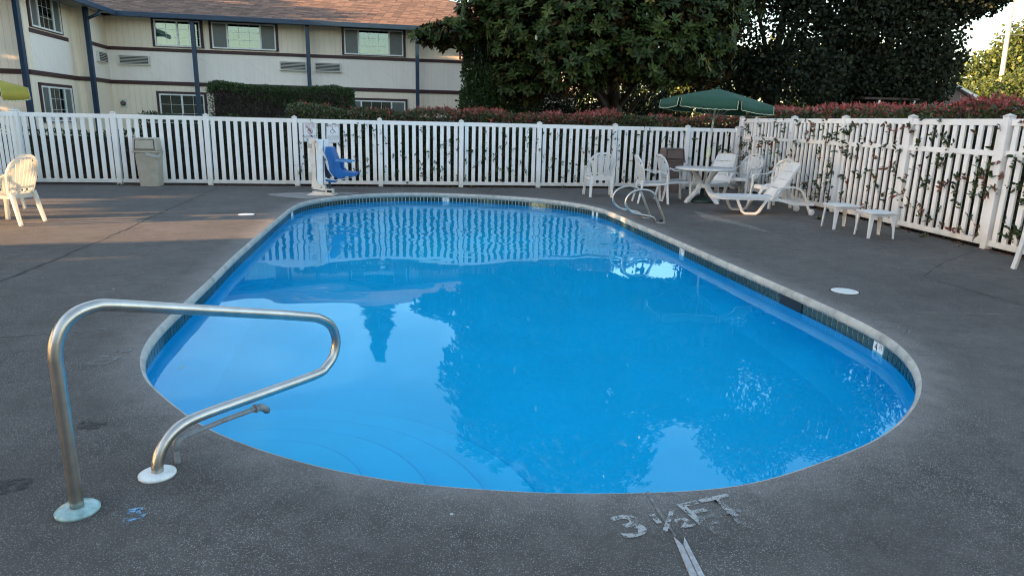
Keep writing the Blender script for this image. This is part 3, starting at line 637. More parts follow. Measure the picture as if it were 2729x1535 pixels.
# ------------------------------------------------------------------ hedges
def hedge(t, a, b, width, H, side, leafmat_, n_per, L, redtop=None, redamt=0.0, core='twig', rough=0.08, lowdark=False, green_patch=(), redgrow=None, vmax=.5):
    """a..b line of the near face; side = unit vector away from the viewer."""
    a = Vector(a); b = Vector(b); d = b - a; LL = d.length; dn = d.normalized(); s = Vector(side).normalized(); base = t.location
    an = math.atan2(dn.y, dn.x); T = Matrix.Translation(a - base) @ rotz(an); sg = 1 if (rotz(an) @ Vector((0, 1, 0))).dot(s) > 0 else -1
    y0, y1 = (0.12, width - 0.12) if sg > 0 else (-width + 0.12, -0.12)
    build("branches", MB().box(0.12, LL - 0.12, y0, y1, -0.07, H - 0.14, T), core, t)
    nf = int(LL * H * n_per); ntp = int(LL * width * n_per); ne = int(2 * width * H * n_per)
    dv = np.array(dn); svv = np.array(s); A = np.array(a - base)
    def pts(n, u, w_, h): return A + dv * u[:, None] + svv * w_[:, None] + np.array([0, 0, 1.]) * h[:, None]
    wob = lambda u: 0.05 * np.sin(u * 1.7 + 1) + 0.035 * np.sin(u * 4.3) + 0.02 * np.sin(u * 9.1)
    u = rng.uniform(0, LL, nf); h = rng.uniform(0.05, 1, nf) ** .8 * H; w1 = np.abs(rng.normal(0, rough, nf)) * 1.0 - 0.03 + 0.03 * np.sin(u * 3 + h * 5)
    P1 = pts(nf, u, w1, h); O1 = np.tile(-svv, (nf, 1))
    u2 = rng.uniform(0, LL, ntp); w2 = rng.uniform(0, width, ntp); P2 = pts(ntp, u2, w2, H + wob(u2) - np.abs(rng.normal(0, rough, ntp))); O2 = np.tile([0, 0, 1.], (ntp, 1))
    u3 = np.where(rng.random(ne) < .5, 0.0, LL) + rng.normal(0, .03, ne); w3 = rng.uniform(0, width, ne); h3 = rng.uniform(0, H, ne); P3 = pts(ne, u3, w3, h3); O3 = np.where((u3 < LL / 2)[:, None], -dv, dv)
    P = np.vstack([P1, P2, P3]); O = np.vstack([O1, O2, O3]); n = len(P)
    D = O * rng.uniform(.2, 1.0, (n, 1)) + unit(n) * .9 + np.array([0, 0, .45]); U = O + unit(n) * .8
    hh = P[:, 2] / H; v = rng.uniform(0, vmax, n)
    uu = (P - A) @ dv
    if redtop is not None:
        topp = np.arange(n) >= nf; topp &= np.arange(n) < nf + ntp
        band = 1 / (1 + np.exp(-(hh - redtop) * 40)) * np.where(topp, 1.0, .35); patch = .5 + .5 * np.sin(uu * 1.3 + 2) * np.sin(uu * .6) 
        pr_ = band * redamt * (.6 + .4 * patch) * (redgrow(uu / LL) if redgrow else 1)
        for g0, g1 in green_patch: pr_ = np.where((uu > g0) & (uu < g1), pr_ * .12, pr_)
        red = rng.random(n) < pr_ ; v = np.where(red, rng.uniform(.66, 1.0, n), v)
        old = rng.random(n) < .06; v = np.where(old & ~red, rng.uniform(.5, .66, n), v)
    if lowdark:
        keep = (hh > .90 - .5 * np.clip((uu / LL - .25) / .75, 0, 1) + .03 * np.sin(uu * 4)) | (rng.random(n) < .05); P, D, U, v = P[keep], D[keep], U[keep], v[keep]; n = len(P)
    Ls = L * rng.uniform(.6, 1.3, n)
    link("leaves", leaf_mesh("leaves", P, D, U, Ls, Ls * .48, v, leafmat_, .2), t, kind="stuff")
    if redtop is not None:                                        # upright new shoots on top
        ns = int(LL * 80 * redamt); u = rng.uniform(0, LL, ns); w_ = rng.uniform(0, width, ns); base_ = pts(ns, u, w_, H + wob(u) - .03)
        ok = np.ones(ns, bool)
        for g0, g1 in green_patch: ok &= ~((u > g0) & (u < g1))
        if redgrow: ok &= rng.random(ns) < redgrow(u / LL)
        base_ = base_[ok]; ns = len(base_); k = 9
        tilt = rng.normal(0, .25, (ns, 3)); tilt[:, 2] = 1; hgt = rng.uniform(.04, .13, ns)
        PP = []; DD = []; VV = []
        for j in range(k):
            PP.append(base_ + tilt * (hgt * j / k)[:, None]); r_ = unit(ns); r_[:, 2] = np.abs(r_[:, 2]) + .5; DD.append(r_); VV.append(rng.uniform(.72, 1.0, ns))
        PP = np.vstack(PP); DD = np.vstack(DD); VV = np.hstack(VV)
        link("red_shoots", leaf_mesh("red_shoots", PP, DD, unit(len(PP)), L * .8 * rng.uniform(.7, 1.2, len(PP)), L * .26, VV, leafmat_, .2), t, kind="stuff")
bn = Vector((-FD.y, FD.x, 0))
h1 = thing("photinia_hedge", "long clipped hedge with red tips right behind the back fence", "hedge", (-5.3, 16.15, 0))
a_ = Vector((-5.25, 16.05, 0)) ; b_ = Vector((5.9, 18.05, 0))
hedge(h1, a_, b_, 0.95, 1.74, bn, 'photinia', 950, 0.075, .82, .80, green_patch=((8.0, 9.0),), vmax=.62, redgrow=lambda f: np.clip(.12 + 2.2 * (f - .1), .1, 1))
h2 = thing("photinia_hedge", "tall bright red tipped hedge pressed against the right fence", "hedge", (6.0, 17.5, 0))
rn = Vector((1, .106, 0)).normalized()
a2_ = Vector((rx(17.9) + .16, 17.9, 0)); b2_ = Vector((rx(4.5) + .16, 4.5, 0))
hedge(h2, a2_, b2_, 1.25, 1.93, rn, 'photinia', 1000, 0.076, .93, 1.0)
h3 = thing("box_hedge", "square clipped green hedge with bare twiggy side near the motel wall", "hedge", (-7, 20.5, 0))
hedge(h3, (-9.05, 20.6, 0), (-5.05, 21.3, 0), 1.4, 2.40, bn, 'laurel', 2300, 0.062, core='twig', lowdark=True, rough=.09, vmax=.9)
M['twigleaf'] = leafmat("bare_brown_twig", [(0, (0.020, 0.014, 0.014)), (1, (0.07, 0.05, 0.045))], 0.8, 0)
nt_ = 9000; uu_ = rng.random((nt_, 1)); Pt = np.array([-9.05, 20.6, 0]) + np.array([4.0, .7, 0]) * uu_ + np.array(bn) * rng.uniform(-.03, .16, (nt_, 1)) + np.array([0, 0, 1.]) * rng.uniform(.2, 2.2, (nt_, 1)) - np.array(h3.location)
link("bare_twigs", leaf_mesh("bare_twigs", Pt, unit(nt_) + np.array([0, 0, .5]), unit(nt_), .20, .018, rng.random(nt_), 'twigleaf', .1), h3, kind="stuff")
h4 = thing("low_shrub_row", "low dark shrub row behind the left end of the back fence", "shrubs", (-10, 16.2, 0))
hedge(h4, (-12.2, 15.5, 0), (-8.9, 16.1, 0), 0.7, 1.12, bn, 'laurel', 420, 0.07, core='twig', vmax=.35)
h6 = thing("dark_shrub_row", "dark dense shrubs behind the back fence between trash can and pool lift", "shrubs", (-7, 16.6, 0))
hedge(h6, (-8.8, 16.1, 0), (-5.3, 16.75, 0), 0.8, 1.46, bn, 'laurel', 600, 0.07, core='twig', vmax=.35)
h5 = thing("green_bush", "small light green bush peeking over the fence below the square hedge", "bush", (-7.6, 18.6, 0))
nb = 900; c_ = unit(nb) * rng.uniform(.7, 1, (nb, 1)) * np.array([.45, .35, .75]) + np.array([0, 0, .85])
link("leaves", leaf_mesh("leaves", c_, unit(nb) + np.array([0, 0, .4]), unit(nb), .09, .045, rng.uniform(.3, 1, nb), 'laurel'), h5, kind="stuff")
build("stem", MB().tube([(0, 0, -.07), (0, 0, .5)], .03, 6), 'twig', h5)

# sprigs pushing through the pickets
def sprigs(name, t, line_a, line_b, out_dir, H, n, red, size, dens=None):
    A = np.array(line_a); B = np.array(line_b); o = np.array(out_dir); base = np.array(t.location); P = []; D = []; V = []; S = []; SP = []; SD = []; SL = []
    LL = np.linalg.norm(B - A); dv = (B - A) / LL
    for _ in range(n):
        u = rng.random() ** (dens or 1.0); z = rng.uniform(.12, H) * (1 if rng.random() < .8 else .8); p = A + (B - A) * u + np.array([0, 0, z]); isred = rng.random() < red
        ln = rng.uniform(.08, .26); dirn = o * .35 + np.array([0, 0, rng.uniform(-.2, .9)]) + dv * rng.uniform(-.35, .35); dirn /= np.linalg.norm(dirn)
        k = rng.integers(5, 12); SP.append(p - dirn * ln * .5); SD.append(dirn); SL.append(ln * 1.5)
        for j in range(k):
            q = p + dirn * ln * j / k; r_ = unit(1)[0]; P.append(q); D.append(r_ + dirn * .6 + o * .3); V.append(rng.uniform(.60, .74) if isred else rng.uniform(0, .5)); S.append(size * rng.uniform(.6, 1.25))
    P = np.array(P) - base; S = np.array(S)
    link('vine_stems', leaf_mesh('vine_stems', np.array(SP) - base, np.array(SD), unit(len(SP)), np.array(SL), .010, rng.random(len(SP)), 'twigleaf', .3), t, kind='stuff')
    link(name, leaf_mesh(name, P, np.array(D), unit(len(P)), S, S * .45, np.array(V), 'photinia', .2, six=True, droop=.1), t, kind="stuff")
sprigs("poking_sprigs", h1, bp_[3] + Vector((0, .03, 0)), bp_[9] + Vector((0, .03, 0)), -bn, 1.35, 300, .10, .060)
sprigs("poking_sprigs", h2, rp[0], rp[7], -rn, 1.72, 400, .33, .080)

# ------------------------------------------------------------------ motel building
bld = thing("motel_building", "two storey cream motel with maroon bands, navy posts and brown shingle roof", "building", (-6.8, 28.0, 0))
bang = math.atan(.2)
def frame_of(p0, p1):
    p0 = Vector((*p0, 0)); p1 = Vector((*p1, 0)); d = (p1 - p0); L_ = d.length; a = math.atan2(d.y, d.x)
    return Matrix.Translation(p0 - bld.location) @ rotz(a), L_            # local x along wall, -y faces out, z up
def wall_quad(name, T, u0, u1, z0, z1, mat, y=0.0, th=0.03):
    mb = MB().box(u0, u1, y - th, y, z0, z1, T); me = mb.mesh(name); me.materials.append(M[mat])
    uv = me.uv_layers.new(name="UVMap"); Ti = T.inverted()
    for lp_ in me.loops:
        q = Ti @ me.vertices[lp_.vertex_index].co; uv.data[lp_.index].uv = (q.x + 100, q.z + 50)
    return link(name, me, bld)
def window(T, u0, u1, z0, z1, parts=(0.24, 0.52, 0.24), grid=(1,), y=-0.03, curtain=True, mull=2, low=False, screens=(0, 2)):
    trim = MB(); tw = 0.09
    trim.box(u0 - tw, u1 + tw, y - .05, y, z1, z1 + tw, T); trim.box(u0 - tw, u0, y - .05, y, z0, z1, T); trim.box(u1, u1 + tw, y - .05, y, z0, z1, T); trim.box(u0 - tw, u1 + tw, y - .05, y, z0 - .02, z0, T)
    w_ = build("window", trim, 'band', bld)
    fr = MB(); f = .05
    fr.box(u0, u1, y - .06, y - .01, z1 - f, z1, T); fr.box(u0, u1, y - .06, y - .01, z0, z0 + f, T); fr.box(u0, u0 + f, y - .06, y - .01, z0 + f, z1 - f, T); fr.box(u1 - f, u1, y - .06, y - .01, z0 + f, z1 - f, T)
    x = u0; xs = [u0]
    for p in parts: x += p * (u1 - u0); xs.append(x)
    for x in xs[1:-1]: fr.box(x - .03, x + .03, y - .062, y - .01, z0 + f, z1 - f, T)
    build("frame", fr, 'winframe', w_)
    for i in range(len(parts)):
        build("pane", MB().box(xs[i] + .03, xs[i + 1] - .03, y - .028, y - .022, z0 + f, z1 - f, T), 'screen' if (i in screens and len(parts) == 3) else ('glass_low' if low else 'glass'), w_)
    mu = MB()
    for i in range(len(parts)):
        if i in grid:
            a, b = xs[i] + .03, xs[i + 1] - .03
            for k in range(1, mull + 1): xx = a + (b - a) * k / (mull + 1); mu.box(xx - .005, xx + .005, y - .036, y - .030, z0 + f, z1 - f, T)
            for k in (1, 2): zz = z0 + f + (z1 - z0 - 2 * f) * k / 3; mu.box(a, b, y - .0365, y - .0305, zz - .005, zz + .005, T)
    if mu.v: build("muntin", mu, 'winframe', w_)
    # curtain folds; a dark sheet before the wall stands in for unlit interior
    build("room_dark_sheet", MB().box(u0 + .02, u1 - .02, y - .004, y - .001, z0 + .02, z1 - .02, T), 'dark', w_)
    if curtain and not low:
        cu = MB(); a, b = xs[0] + .10, xs[-1] - .10
        if len(parts) == 3: a, b = xs[1], xs[2]
        n = 26; top = [];
        vs = []; 
        for k in range(n + 1):
            xx = a + (b - a) * k / n; yy = y - .012 + .006 * math.sin(k * 1.9)
            vs += [T @ Vector((xx, yy, z0 + .06)), T @ Vector((xx, yy, z1 - .14))]
        cu.add(vs, [(2 * k, 2 * k + 2, 2 * k + 3, 2 * k + 1) for k in range(n)], True); build("curtain", cu, 'curtain', w_)
    return w_
def ac_unit(T, u0, u1, z0, z1, y=-0.03):
    o = build("air_conditioner", MB().box(u0, u1, y - .10, y, z0, z1, T), 'ac', bld)
    build("grille_dark_plate", MB().box(u0 + .04, u1 - .04, y - .105, y - .101, z0 + .04, z1 - .04, T), 'dark', o)  # flat dark plate stands in for shade between the louvres
    n = 5
    for k in range(n):
        zz = z0 + .045 + (z1 - z0 - .09) * (k + .5) / n
        build("louvre", MB().box(u0 + .04, u1 - .04, y - .125, y - .1055, zz - .010, zz + .006, T), 'ac', o)
ZB, ZS, ZE = 2.63, 3.83, 5.04
def wall_strip(p0, p1, panel=True, z_top=ZE, sb=True, skirts=True):
    T, L_ = frame_of(p0, p1)
    wall_quad("lower_siding", T, 0, L_, -.1, ZB - .07, 'siding')
    wall_quad("panel_siding" if panel else "upper_siding", T, 0, L_, ZB + .07, ZS - .06 if sb else z_top, 'panel' if panel else 'siding')
    if sb: wall_quad("upper_siding", T, 0, L_, ZS + .06, z_top, 'siding')
    build("trim_band", MB().box(0, L_, -.055, 0, ZB - .07, ZB + .07, T), 'band', bld)
    if sb: build("trim_band", MB().box(0, L_, -.055, 0, ZS - .06, ZS + .06, T), 'band', bld)
    return T, L_
# main wall through (-6.8,28) with slope .2 ; u runs from the inner corner
U0 = -8.55
def MP(u): return (-6.8 + math.cos(bang) * u, 28.0 + math.sin(bang) * u)
T0, L0 = wall_strip(MP(U0), MP(9.5))
sh = lambda u: u - U0
window(T0, sh(-6.85), sh(-5.25), 3.96, 4.90, (.5, .5), (0, 1), mull=1)
window(T0, sh(-4.85), sh(-2.55), 3.96, 4.90); window(T0, sh(0.0), sh(2.28), 3.94, 4.90)
window(T0, sh(-6.90), sh(-5.3), 1.15, 2.25, (.5, .5), (0, 1), mull=1, low=True); window(T0, sh(0.04), sh(2.33), 1.15, 2.22, low=True); window(T0, sh(-4.7), sh(-2.5), 1.15, 2.22, low=True)
window(T0, sh(4.6), sh(6.9), 3.94, 4.90)
for u0_, u1_ in ((-8.15, -7.10), (-2.46, -1.46), (-1.15, -0.16)): ac_unit(T0, sh(u0_), sh(u1_), 3.25, 3.60)
for u_ in (-5.40, -1.33, 2.80, 7.4): build("navy_post", MB().box(sh(u_) - .07, sh(u_) + .07, -.62, -.48, -.1, ZE, T0), 'navy', bld)
lm = build("wall_lamp", MB().lathe([(0.09, 0), (0.10, .04), (.06, .12), (0, .14)], 16, T=T0 @ Matrix.Translation((sh(-8.28) + .1, -.03, 1.86)) @ Matrix.Rotation(R(90), 4, 'X')), 'binbrown', bld)
build("lamp_plate", MB().box(sh(-8.28) - .03, sh(-8.28) + .23, -.04, -.031, 1.70, 2.02, T0), 'ac', lm)
# zig-zag wing on the left
W = [(-19.0, 20.0), (-14.35, 20.75), (-15.15, 24.35), (-14.75, 24.5), MP(U0)]
T1, L1 = wall_strip(W[0], W[1], panel=False, sb=False)
build("trim_band", MB().box(0, L1 - .95, -.056, -.001, ZS - .06, ZS + .06, T1), 'band', bld)
ac_unit(T1, L1 - 1.9, L1 - .85, 3.25, 3.60)
T2, L2 = wall_strip(W[1], W[2], panel=False, sb=False)
build("trim_band", MB().box(.3, 3.1, -.057, -.001, ZS - .06, ZS + .06, T2), 'band', bld)
wall_quad("panel_siding", T2, .3, 3.1, ZB + .07, ZS - .06, 'panel', y=-.031, th=.01)
window(T2, .45, 2.6, 3.95, 4.98, (.24, .5, .26), (1,), low=True); window(T2, .5, 2.75, 1.2, 2.27, (.24, .5, .26), (1,), low=True)
T3, L3 = wall_strip(W[2], W[3], panel=False, sb=False)
T4, L4 = wall_strip(W[3], W[4])
ac_unit(T4, L4 - 1.35, L4 - .45, 3.25, 3.62)
for (x, y) in ((-14.25, 20.45), (-14.55, 24.2)): build("navy_post", MB().box(x - .065, x + .065, y - .065, y + .065, -.1, ZE, Matrix.Translation(-bld.location)), 'navy', bld)
build("downspout", MB().tube([Vector((-14.55, 24.2, 4.55)) - bld.location, Vector((-14.2, 24.3, 4.72)) - bld.location, Vector((-14.2, 24.5, 4.88)) - bld.location], .05, 8), 'navy', bld)
# roof planes: fascia, soffit, shingles
SLOPE = math.tan(R(19))
Tm, _ = frame_of(MP(U0), MP(9.5))
OV = 0.75
def roof_plane(T, u0, u1, y_e, depth, z_e, hipL=0.0, hipR=0.0, name="roof"):
    """eave along local x at y=y_e, rising to y_e+depth. hipL/hipR shorten the ridge."""
    zt = z_e + depth * SLOPE
    rb = MB().add([T @ Vector(p) for p in ((u0, y_e, z_e), (u1, y_e, z_e), (u1 - hipR, y_e + depth, zt), (u0 + hipL, y_e + depth, zt))], [(0, 1, 2, 3)])
    return build(name, rb, 'roof_under', bld)
ZR = ZE - .03
roofm = roof_plane(Tm, .65, 18.6, -OV, 7.2, ZR, hipL=-7.2, hipR=7.2)
# right hip
zr = ZR + 7.2 * SLOPE
build("roof", MB().add([Tm @ Vector(p) for p in ((18.6, -OV, ZR), (18.6, 13.6, ZR), (11.4, 6.45, zr))], [(0, 1, 2)]), 'shingle', bld)
build("roof", MB().add([Tm @ Vector(p) for p in ((-6.5, 13.65, ZR), (-6.5, 6.45, zr), (11.4, 6.45, zr), (18.6, 13.65, ZR))], [(0, 1, 2, 3)]), 'shingle', bld)
build("fascia", MB().box(.60, 18.6, -OV - .10, -OV, ZE - .18, ZE - .005, Tm), 'navy', bld, bevel=.015)
build("soffit", MB().box(-.6, 18.5, -OV, 0, ZE - .10, ZE - .07, Tm), 'soffit', bld)
# wing roof (eave along x = -13.6)
Tw, Lw = frame_of((-12.35, 12.0), (-14.39, 25.67))
build("fascia", MB().box(7.6, Lw + .06, -.10, 0, ZE - .18, ZE - .005, Tw), 'navy', bld, bevel=.015)
build("soffit", MB().box(7.6, Lw + .6, 0.0, 1.9, ZE - .10, ZE - .07, Tw), 'soffit', bld)
build("fascia", MB().box(-6.5, 0.1, -.10, 0, ZE - .18, ZE - .005, frame_of((-20.0, 18.8), (-13.5, 19.55))[0]), 'navy', bld)
roofw = build("roof", MB().add([Tw @ Vector(p) for p in ((7.6, .0, ZR), (Lw, 0, ZR), (Lw + 7.0, 7.0, zr), (7.6, 7.0, zr))], [(0, 1, 2, 3)]), 'shingle', bld)
build("roof", MB().add([Tw @ Vector(p) for p in ((7.6, 14, ZR), (7.6, 7.0, zr), (Lw + 7.0, 7.0, zr), (Lw + 7, 14, ZR))], [(0, 1, 2, 3)]), 'shingle', bld)
build("gable", MB().add([Tw @ Vector(p) for p in ((7.65, .0, ZE + .1), (7.65, 7, zr), (7.65, 14, ZE + .1))], [(0, 1, 2)]), 'siding', bld)
build("back_wall", MB().box(0.2, 17.8, .6, 13, -.1, ZE, Tm), 'soffit', bld)
# shingles on the visible roof plane
shm = MB().box(-.155, .155, -.09, .09, 0, .010).mesh("shingle"); shm.materials.append(M['shingle'])
row_h = 0.142; sl_ = math.atan(SLOPE); nrows = int(7.2 / math.cos(sl_) / row_h); restv = []; pos = []
for r_ in range(nrows):
    s_ = (r_ + .4) * row_h; yl = -OV - .02 + s_ * math.cos(sl_); zl = ZR + .008 + s_ * math.sin(sl_); inset = (yl + OV)
    x = .68 - inset + (r_ % 2) * .16 + rnd.uniform(-.03, .03)
    while x < 18.4 - inset:
        pos.append((x, yl, zl, r_)); x += .322
pos.sort(key=lambda q: (q[1] * 1.0 + abs(q[0] - 6) * .22))
def shT(x, yl, zl): return Tm @ Matrix.Translation((x + rnd.uniform(-.006, .006), yl + rnd.uniform(-.012, .012), zl)) @ Matrix.Rotation(sl_ + .055, 4, 'X')
for (x, yl, zl, r_) in pos[:290]:
    o = link("shingle", shm, bld); o.matrix_local = shT(x, yl, zl)
mb = MB()
for (x, yl, zl, r_) in pos[290:]: mb.box(-.155, .155, -.09, .09, 0, .010, shT(x, yl, zl))
me = mb.mesh("upper_shingles"); me.materials.append(M['shingle']); av = me.attributes.new("v", 'FLOAT', 'FACE'); av.data.foreach_set("value", np.repeat(rng.random(len(pos) - 290), 6)); link("upper_shingles", me, bld, kind="stuff")

# ------------------------------------------------------------------ trees
def trunk_mesh(base, top, r0, r1, limbs, seed=0):
    q = random.Random(seed); mb = MB(); b = Vector(base); t = Vector(top); pts = [b.lerp(t, k / 6) + Vector((q.uniform(-.1, .1), q.uniform(-.1, .1), 0)) * (k > 0) for k in range(7)]
    mb.tube(pts, r0, 8, up=(0, 1, 0), scales=[1 - (1 - r1 / r0) * k / 6 for k in range(7)])
    for (f, e) in limbs:
        s = b.lerp(t, f); e = Vector(e); m_ = s.lerp(e, .5) + Vector((q.uniform(-.2, .2), q.uniform(-.2, .2), .25)); pl = bez([s, m_, e], 4)
        mb.tube(pl, r0 * .42, 6, up=(0, 1, 0), scales=[1 - .8 * k / (len(pl) - 1) for k in range(len(pl))])
    return mb
def lobes_pts(lobes, n, rmin=.6):
    vol = np.array([(l[3] * l[4] + l[4] * l[5] + l[3] * l[5]) for l in lobes]); idx = rng.choice(len(lobes), n, p=vol / vol.sum()); Lb = np.array(lobes)[idx]
    d = unit(n); rr = rng.uniform(rmin ** 2, 1, n) ** .5; rr *= 1 + .10 * np.sin(d[:, 0] * 7 + idx) * np.sin(d[:, 2] * 6 + idx * 2)
    return Lb[:, :3] + d * rr[:, None] * Lb[:, 3:6], d, rr
# magnolia: rosettes of big glossy leaves
mag = thing("magnolia_tree", "huge spreading magnolia with big glossy leaves and white buds behind the hedge", "tree", (3.0, 22.6, 0))
ML = [(2.2, 22.5, 6.6, 4.0, 3.4, 3.6), (-0.4, 21.6, 6.4, 2.0, 2.0, 1.9), (-2.0, 21.2, 4.02, .95, 1.0, .42), (-.6, 21.4, 4.8, 1.35, 1.4, 1.2), (.4, 20.9, 4.3, 1.7, 1.6, 1.4), (2.0, 20.3, 4.6, 2.2, 1.8, 1.7),
      (4.3, 20.6, 4.4, 2.0, 1.8, 1.8), (1.5, 20.0, 3.3, 1.3, 1.1, 1.0), (3.4, 19.9, 3.5, 1.6, 1.2, 1.0), (5.2, 20.6, 3.7, 1.2, 1.2, 1.1), (5.6, 22, 6.0, 2.0, 2.2, 2.2), (2.5, 22, 9.2, 2.6, 2.4, 2.0), (-.2, 22.2, 8.2, 2.0, 2.0, 1.8), (.2, 20.8, 2.9, .9, .9, .8), (-2.75, 21.3, 3.95, .40, .6, .22)]
nr = 6800; Pm, dm, _ = lobes_pts(ML, nr, .72); up3 = np.array([0, 0, 1.])
PP = []; DD = []; UU = []; LLn = []; VV = []
ax = dm * .75 + up3 * .45 + unit(nr) * .35; ax /= np.linalg.norm(ax, axis=1, keepdims=True)
e1 = np.cross(ax, unit(nr)); e1 /= np.linalg.norm(e1, axis=1, keepdims=True); e2 = np.cross(ax, e1); yel = rng.random(nr) < .035; rv_ = rng.uniform(0, .55, nr)
for k in range(9):
    a = 2 * math.pi * k / 9 * 1.62 + rng.uniform(-.3, .3, nr); rad = e1 * np.cos(a)[:, None] + e2 * np.sin(a)[:, None]; el = rng.uniform(.15, .75, nr)[:, None]
    PP.append(Pm + rad * .015 - ax * .02 * k / 2); DD.append(rad + ax * el); UU.append(ax); LLn.append(rng.uniform(.15, .24, nr)); VV.append(np.where(yel, rng.uniform(.86, 1, nr), np.clip(rv_ + rng.uniform(-.1, .3, nr), 0, .84)))
PP = np.vstack(PP); DD = np.vstack(DD); UU = np.vstack(UU); LLn = np.hstack(LLn); VV = np.hstack(VV); ml = np.array(mag.location)
# outside the picked lobes: inner filler leaves, coloured darker for the shade inside the crown
link("crown", leaf_mesh("crown", PP - ml, DD, UU, LLn, LLn * .40, VV, 'mag', .12, six=True, droop=.18), mag, kind="stuff")
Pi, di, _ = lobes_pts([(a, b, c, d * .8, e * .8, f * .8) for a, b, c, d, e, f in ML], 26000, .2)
link("inner_shade_foliage", leaf_mesh("inner_shade_foliage", Pi - ml, unit(len(Pi)), unit(len(Pi)), .22, .11, rng.uniform(0, .12, len(Pi)), 'mag', .1), mag, kind="stuff")
build("trunk", trunk_mesh((0.3, .6, -.1), (0, 0, 6.5), .28, .1, [(.3, (-2.6, -.8, 3.6)), (.35, (-4.6, -1.2, 4.3)), (.3, (1.5, -1.5, 3.6)), (.45, (2.2, 0, 5)), (.5, (-1.5, -1, 6)), (.25, (-1.2, -2.0, 2.9)), (.2, (.8, -1.8, 2.5))], 3), 'bark', mag)
front = [i for i in range(nr) if Pm[i, 1] < 20.9 and dm[i, 1] < -.25 and Pm[i, 2] > 2.8][:400]; rnd.shuffle(front)
budm = MB().lathe([(0.0, 0), (.038, .04), (.045, .08), (.028, .13), (0, .16)], 8).mesh("flower_bud"); budm.materials.append(M['bud'])
for i in front[:26]:
    o = link("flower_bud", budm, mag, loc=Vector(Pm[i] - ml + ax[i] * .10)); o.rotation_euler = (rnd.uniform(-.3, .3), rnd.uniform(-.3, .3), 0)
# dark upright shrub under the magnolia, against the motel wall
ev = thing("evergreen_shrub", "tall dense mid green evergreen shrub between the motel wall and the magnolia", "shrub", (-1.1, 22.3, 0))
Pe, de, _ = lobes_pts([(-.9, 22.2, 1.6, .95, .9, 1.9), (-.3, 22.0, 2.3, 1.0, .9, 1.6), (-1.2, 22.3, 3.2, .55, .6, .9)], 30000, .7)
link("foliage", leaf_mesh("foliage", Pe - np.array(ev.location), de + unit(len(Pe)) * .8 + up3 * .5, de + unit(len(Pe)) * .5, .10, .055, rng.uniform(0, .75, len(Pe)), 'laurel', .15), ev, kind="stuff")
build("stem", MB().tube([(0, 0, -.1), (.1, 0, 1.5), (.2, 0, 2.8)], .08, 6, up=(0, 1, 0)), 'bark', ev)
def broad_tree(name, label, loc, lobes, n, L, mat, tr, limbs, seed, cat="tree", group=None, rmin=.45, trans=.5, rtrunk=.25):
    t = thing(name, label, cat, loc, group=group); P, d, _ = lobes_pts(lobes, n, rmin); l = np.array(t.location)
    m_ = len(P); v = np.clip(rng.uniform(0, .7, m_) + .25 * rng.random(m_), 0, 1)
    link("crown", leaf_mesh("crown", P - l, d * .4 + unit(m_) + np.array([0, 0, -.25]), unit(m_) * .9 + up3 * .6, L * rng.uniform(.6, 1.25, m_), L * .72, v, mat, .12), t, kind="stuff")
    build("trunk", trunk_mesh((0, 0, -.1), tr, rtrunk, .08, limbs, seed), 'bark', t); return t
broad_tree("maple_tree", "broad dark leaved maple just right of the magnolia", (9.0, 25.5, 0),
    [(8.3, 25, 5.0, 2.6, 2.2, 2.5), (9.5, 25, 8.0, 3.0, 2.6, 2.8), (7.2, 24.6, 3.3, 1.3, 1.3, 1.1), (9.4, 24.2, 3.3, 1.9, 1.5, 1.2), (11.2, 25, 6.2, 2.0, 2, 2.2), (7.0, 25, 7.2, 1.8, 1.8, 2.2), (9.5, 25, 10.6, 2.0, 2, 1.5)],
    38000, .17, 'maple', (.3, 0, 7), [(.35, (-1.8, -.5, 4)), (.35, (2, -.6, 4.2)), (.5, (-1, 0, 7)), (.5, (1.6, .3, 7))], 5)
broad_tree("maple_tree", "wide dark leaved maple whose branches reach the sky gap on the right", (13.5, 26.5, 0),
    [(13.4, 26, 4.6, 2.6, 2.2, 2.2), (14.0, 26, 7.4, 3.0, 2.6, 2.6), (12.0, 25.6, 3.4, 1.8, 1.6, 1.3), (14.6, 25.6, 3.7, 1.3, 1.3, 1.3), (13.6, 25.2, 3.2, 1.8, 1.5, 1.1), (15.9, 26, 6.5, 1.3, 1.6, 1.2), (13.0, 26, 9.8, 2.2, 2, 1.8), (17.0, 26, 7.4, 1.0, 1.1, .9), (16.6, 26, 6.4, .9, 1.1, .7)],
    46000, .17, 'maple', (.2, 0, 7), [(.3, (-2.0, -.5, 3.8)), (.3, (1.4, -.6, 4.0)), (.5, (-1.4, 0, 7)), (.45, (2.2, .3, 6.2)), (.4, (2.8, 0, 7.2))], 8)
broad_tree("leafy_tree", "sunlit yellow green bush glowing beneath the magnolia branches", (7.6, 32, 0), [(7.0, 32, 2.4, .8, .8, 1.5), (7.6, 32, 3.4, .7, .8, .8)], 4000, .16, 'brightleaf', (0, 0, 2.5), [(.5, (.6, 0, 2.8))], 9, "bush", None, .5)
broad_tree("leafy_tree", "sunlit green tree behind the utility pole at the right edge", (37, 52, 0), [(36.6, 52, 5.2, 2.6, 3, 4.2), (38.5, 53, 6.2, 3.0, 3, 3.4), (33.6, 52, 4.4, 2.4, 2.4, 3.0), (41, 54, 7, 4, 3, 4)], 26000, .30, 'brightleaf', (0, 0, 6), [(.4, (2, 0, 6)), (.4, (-2, 0, 5))], 10)
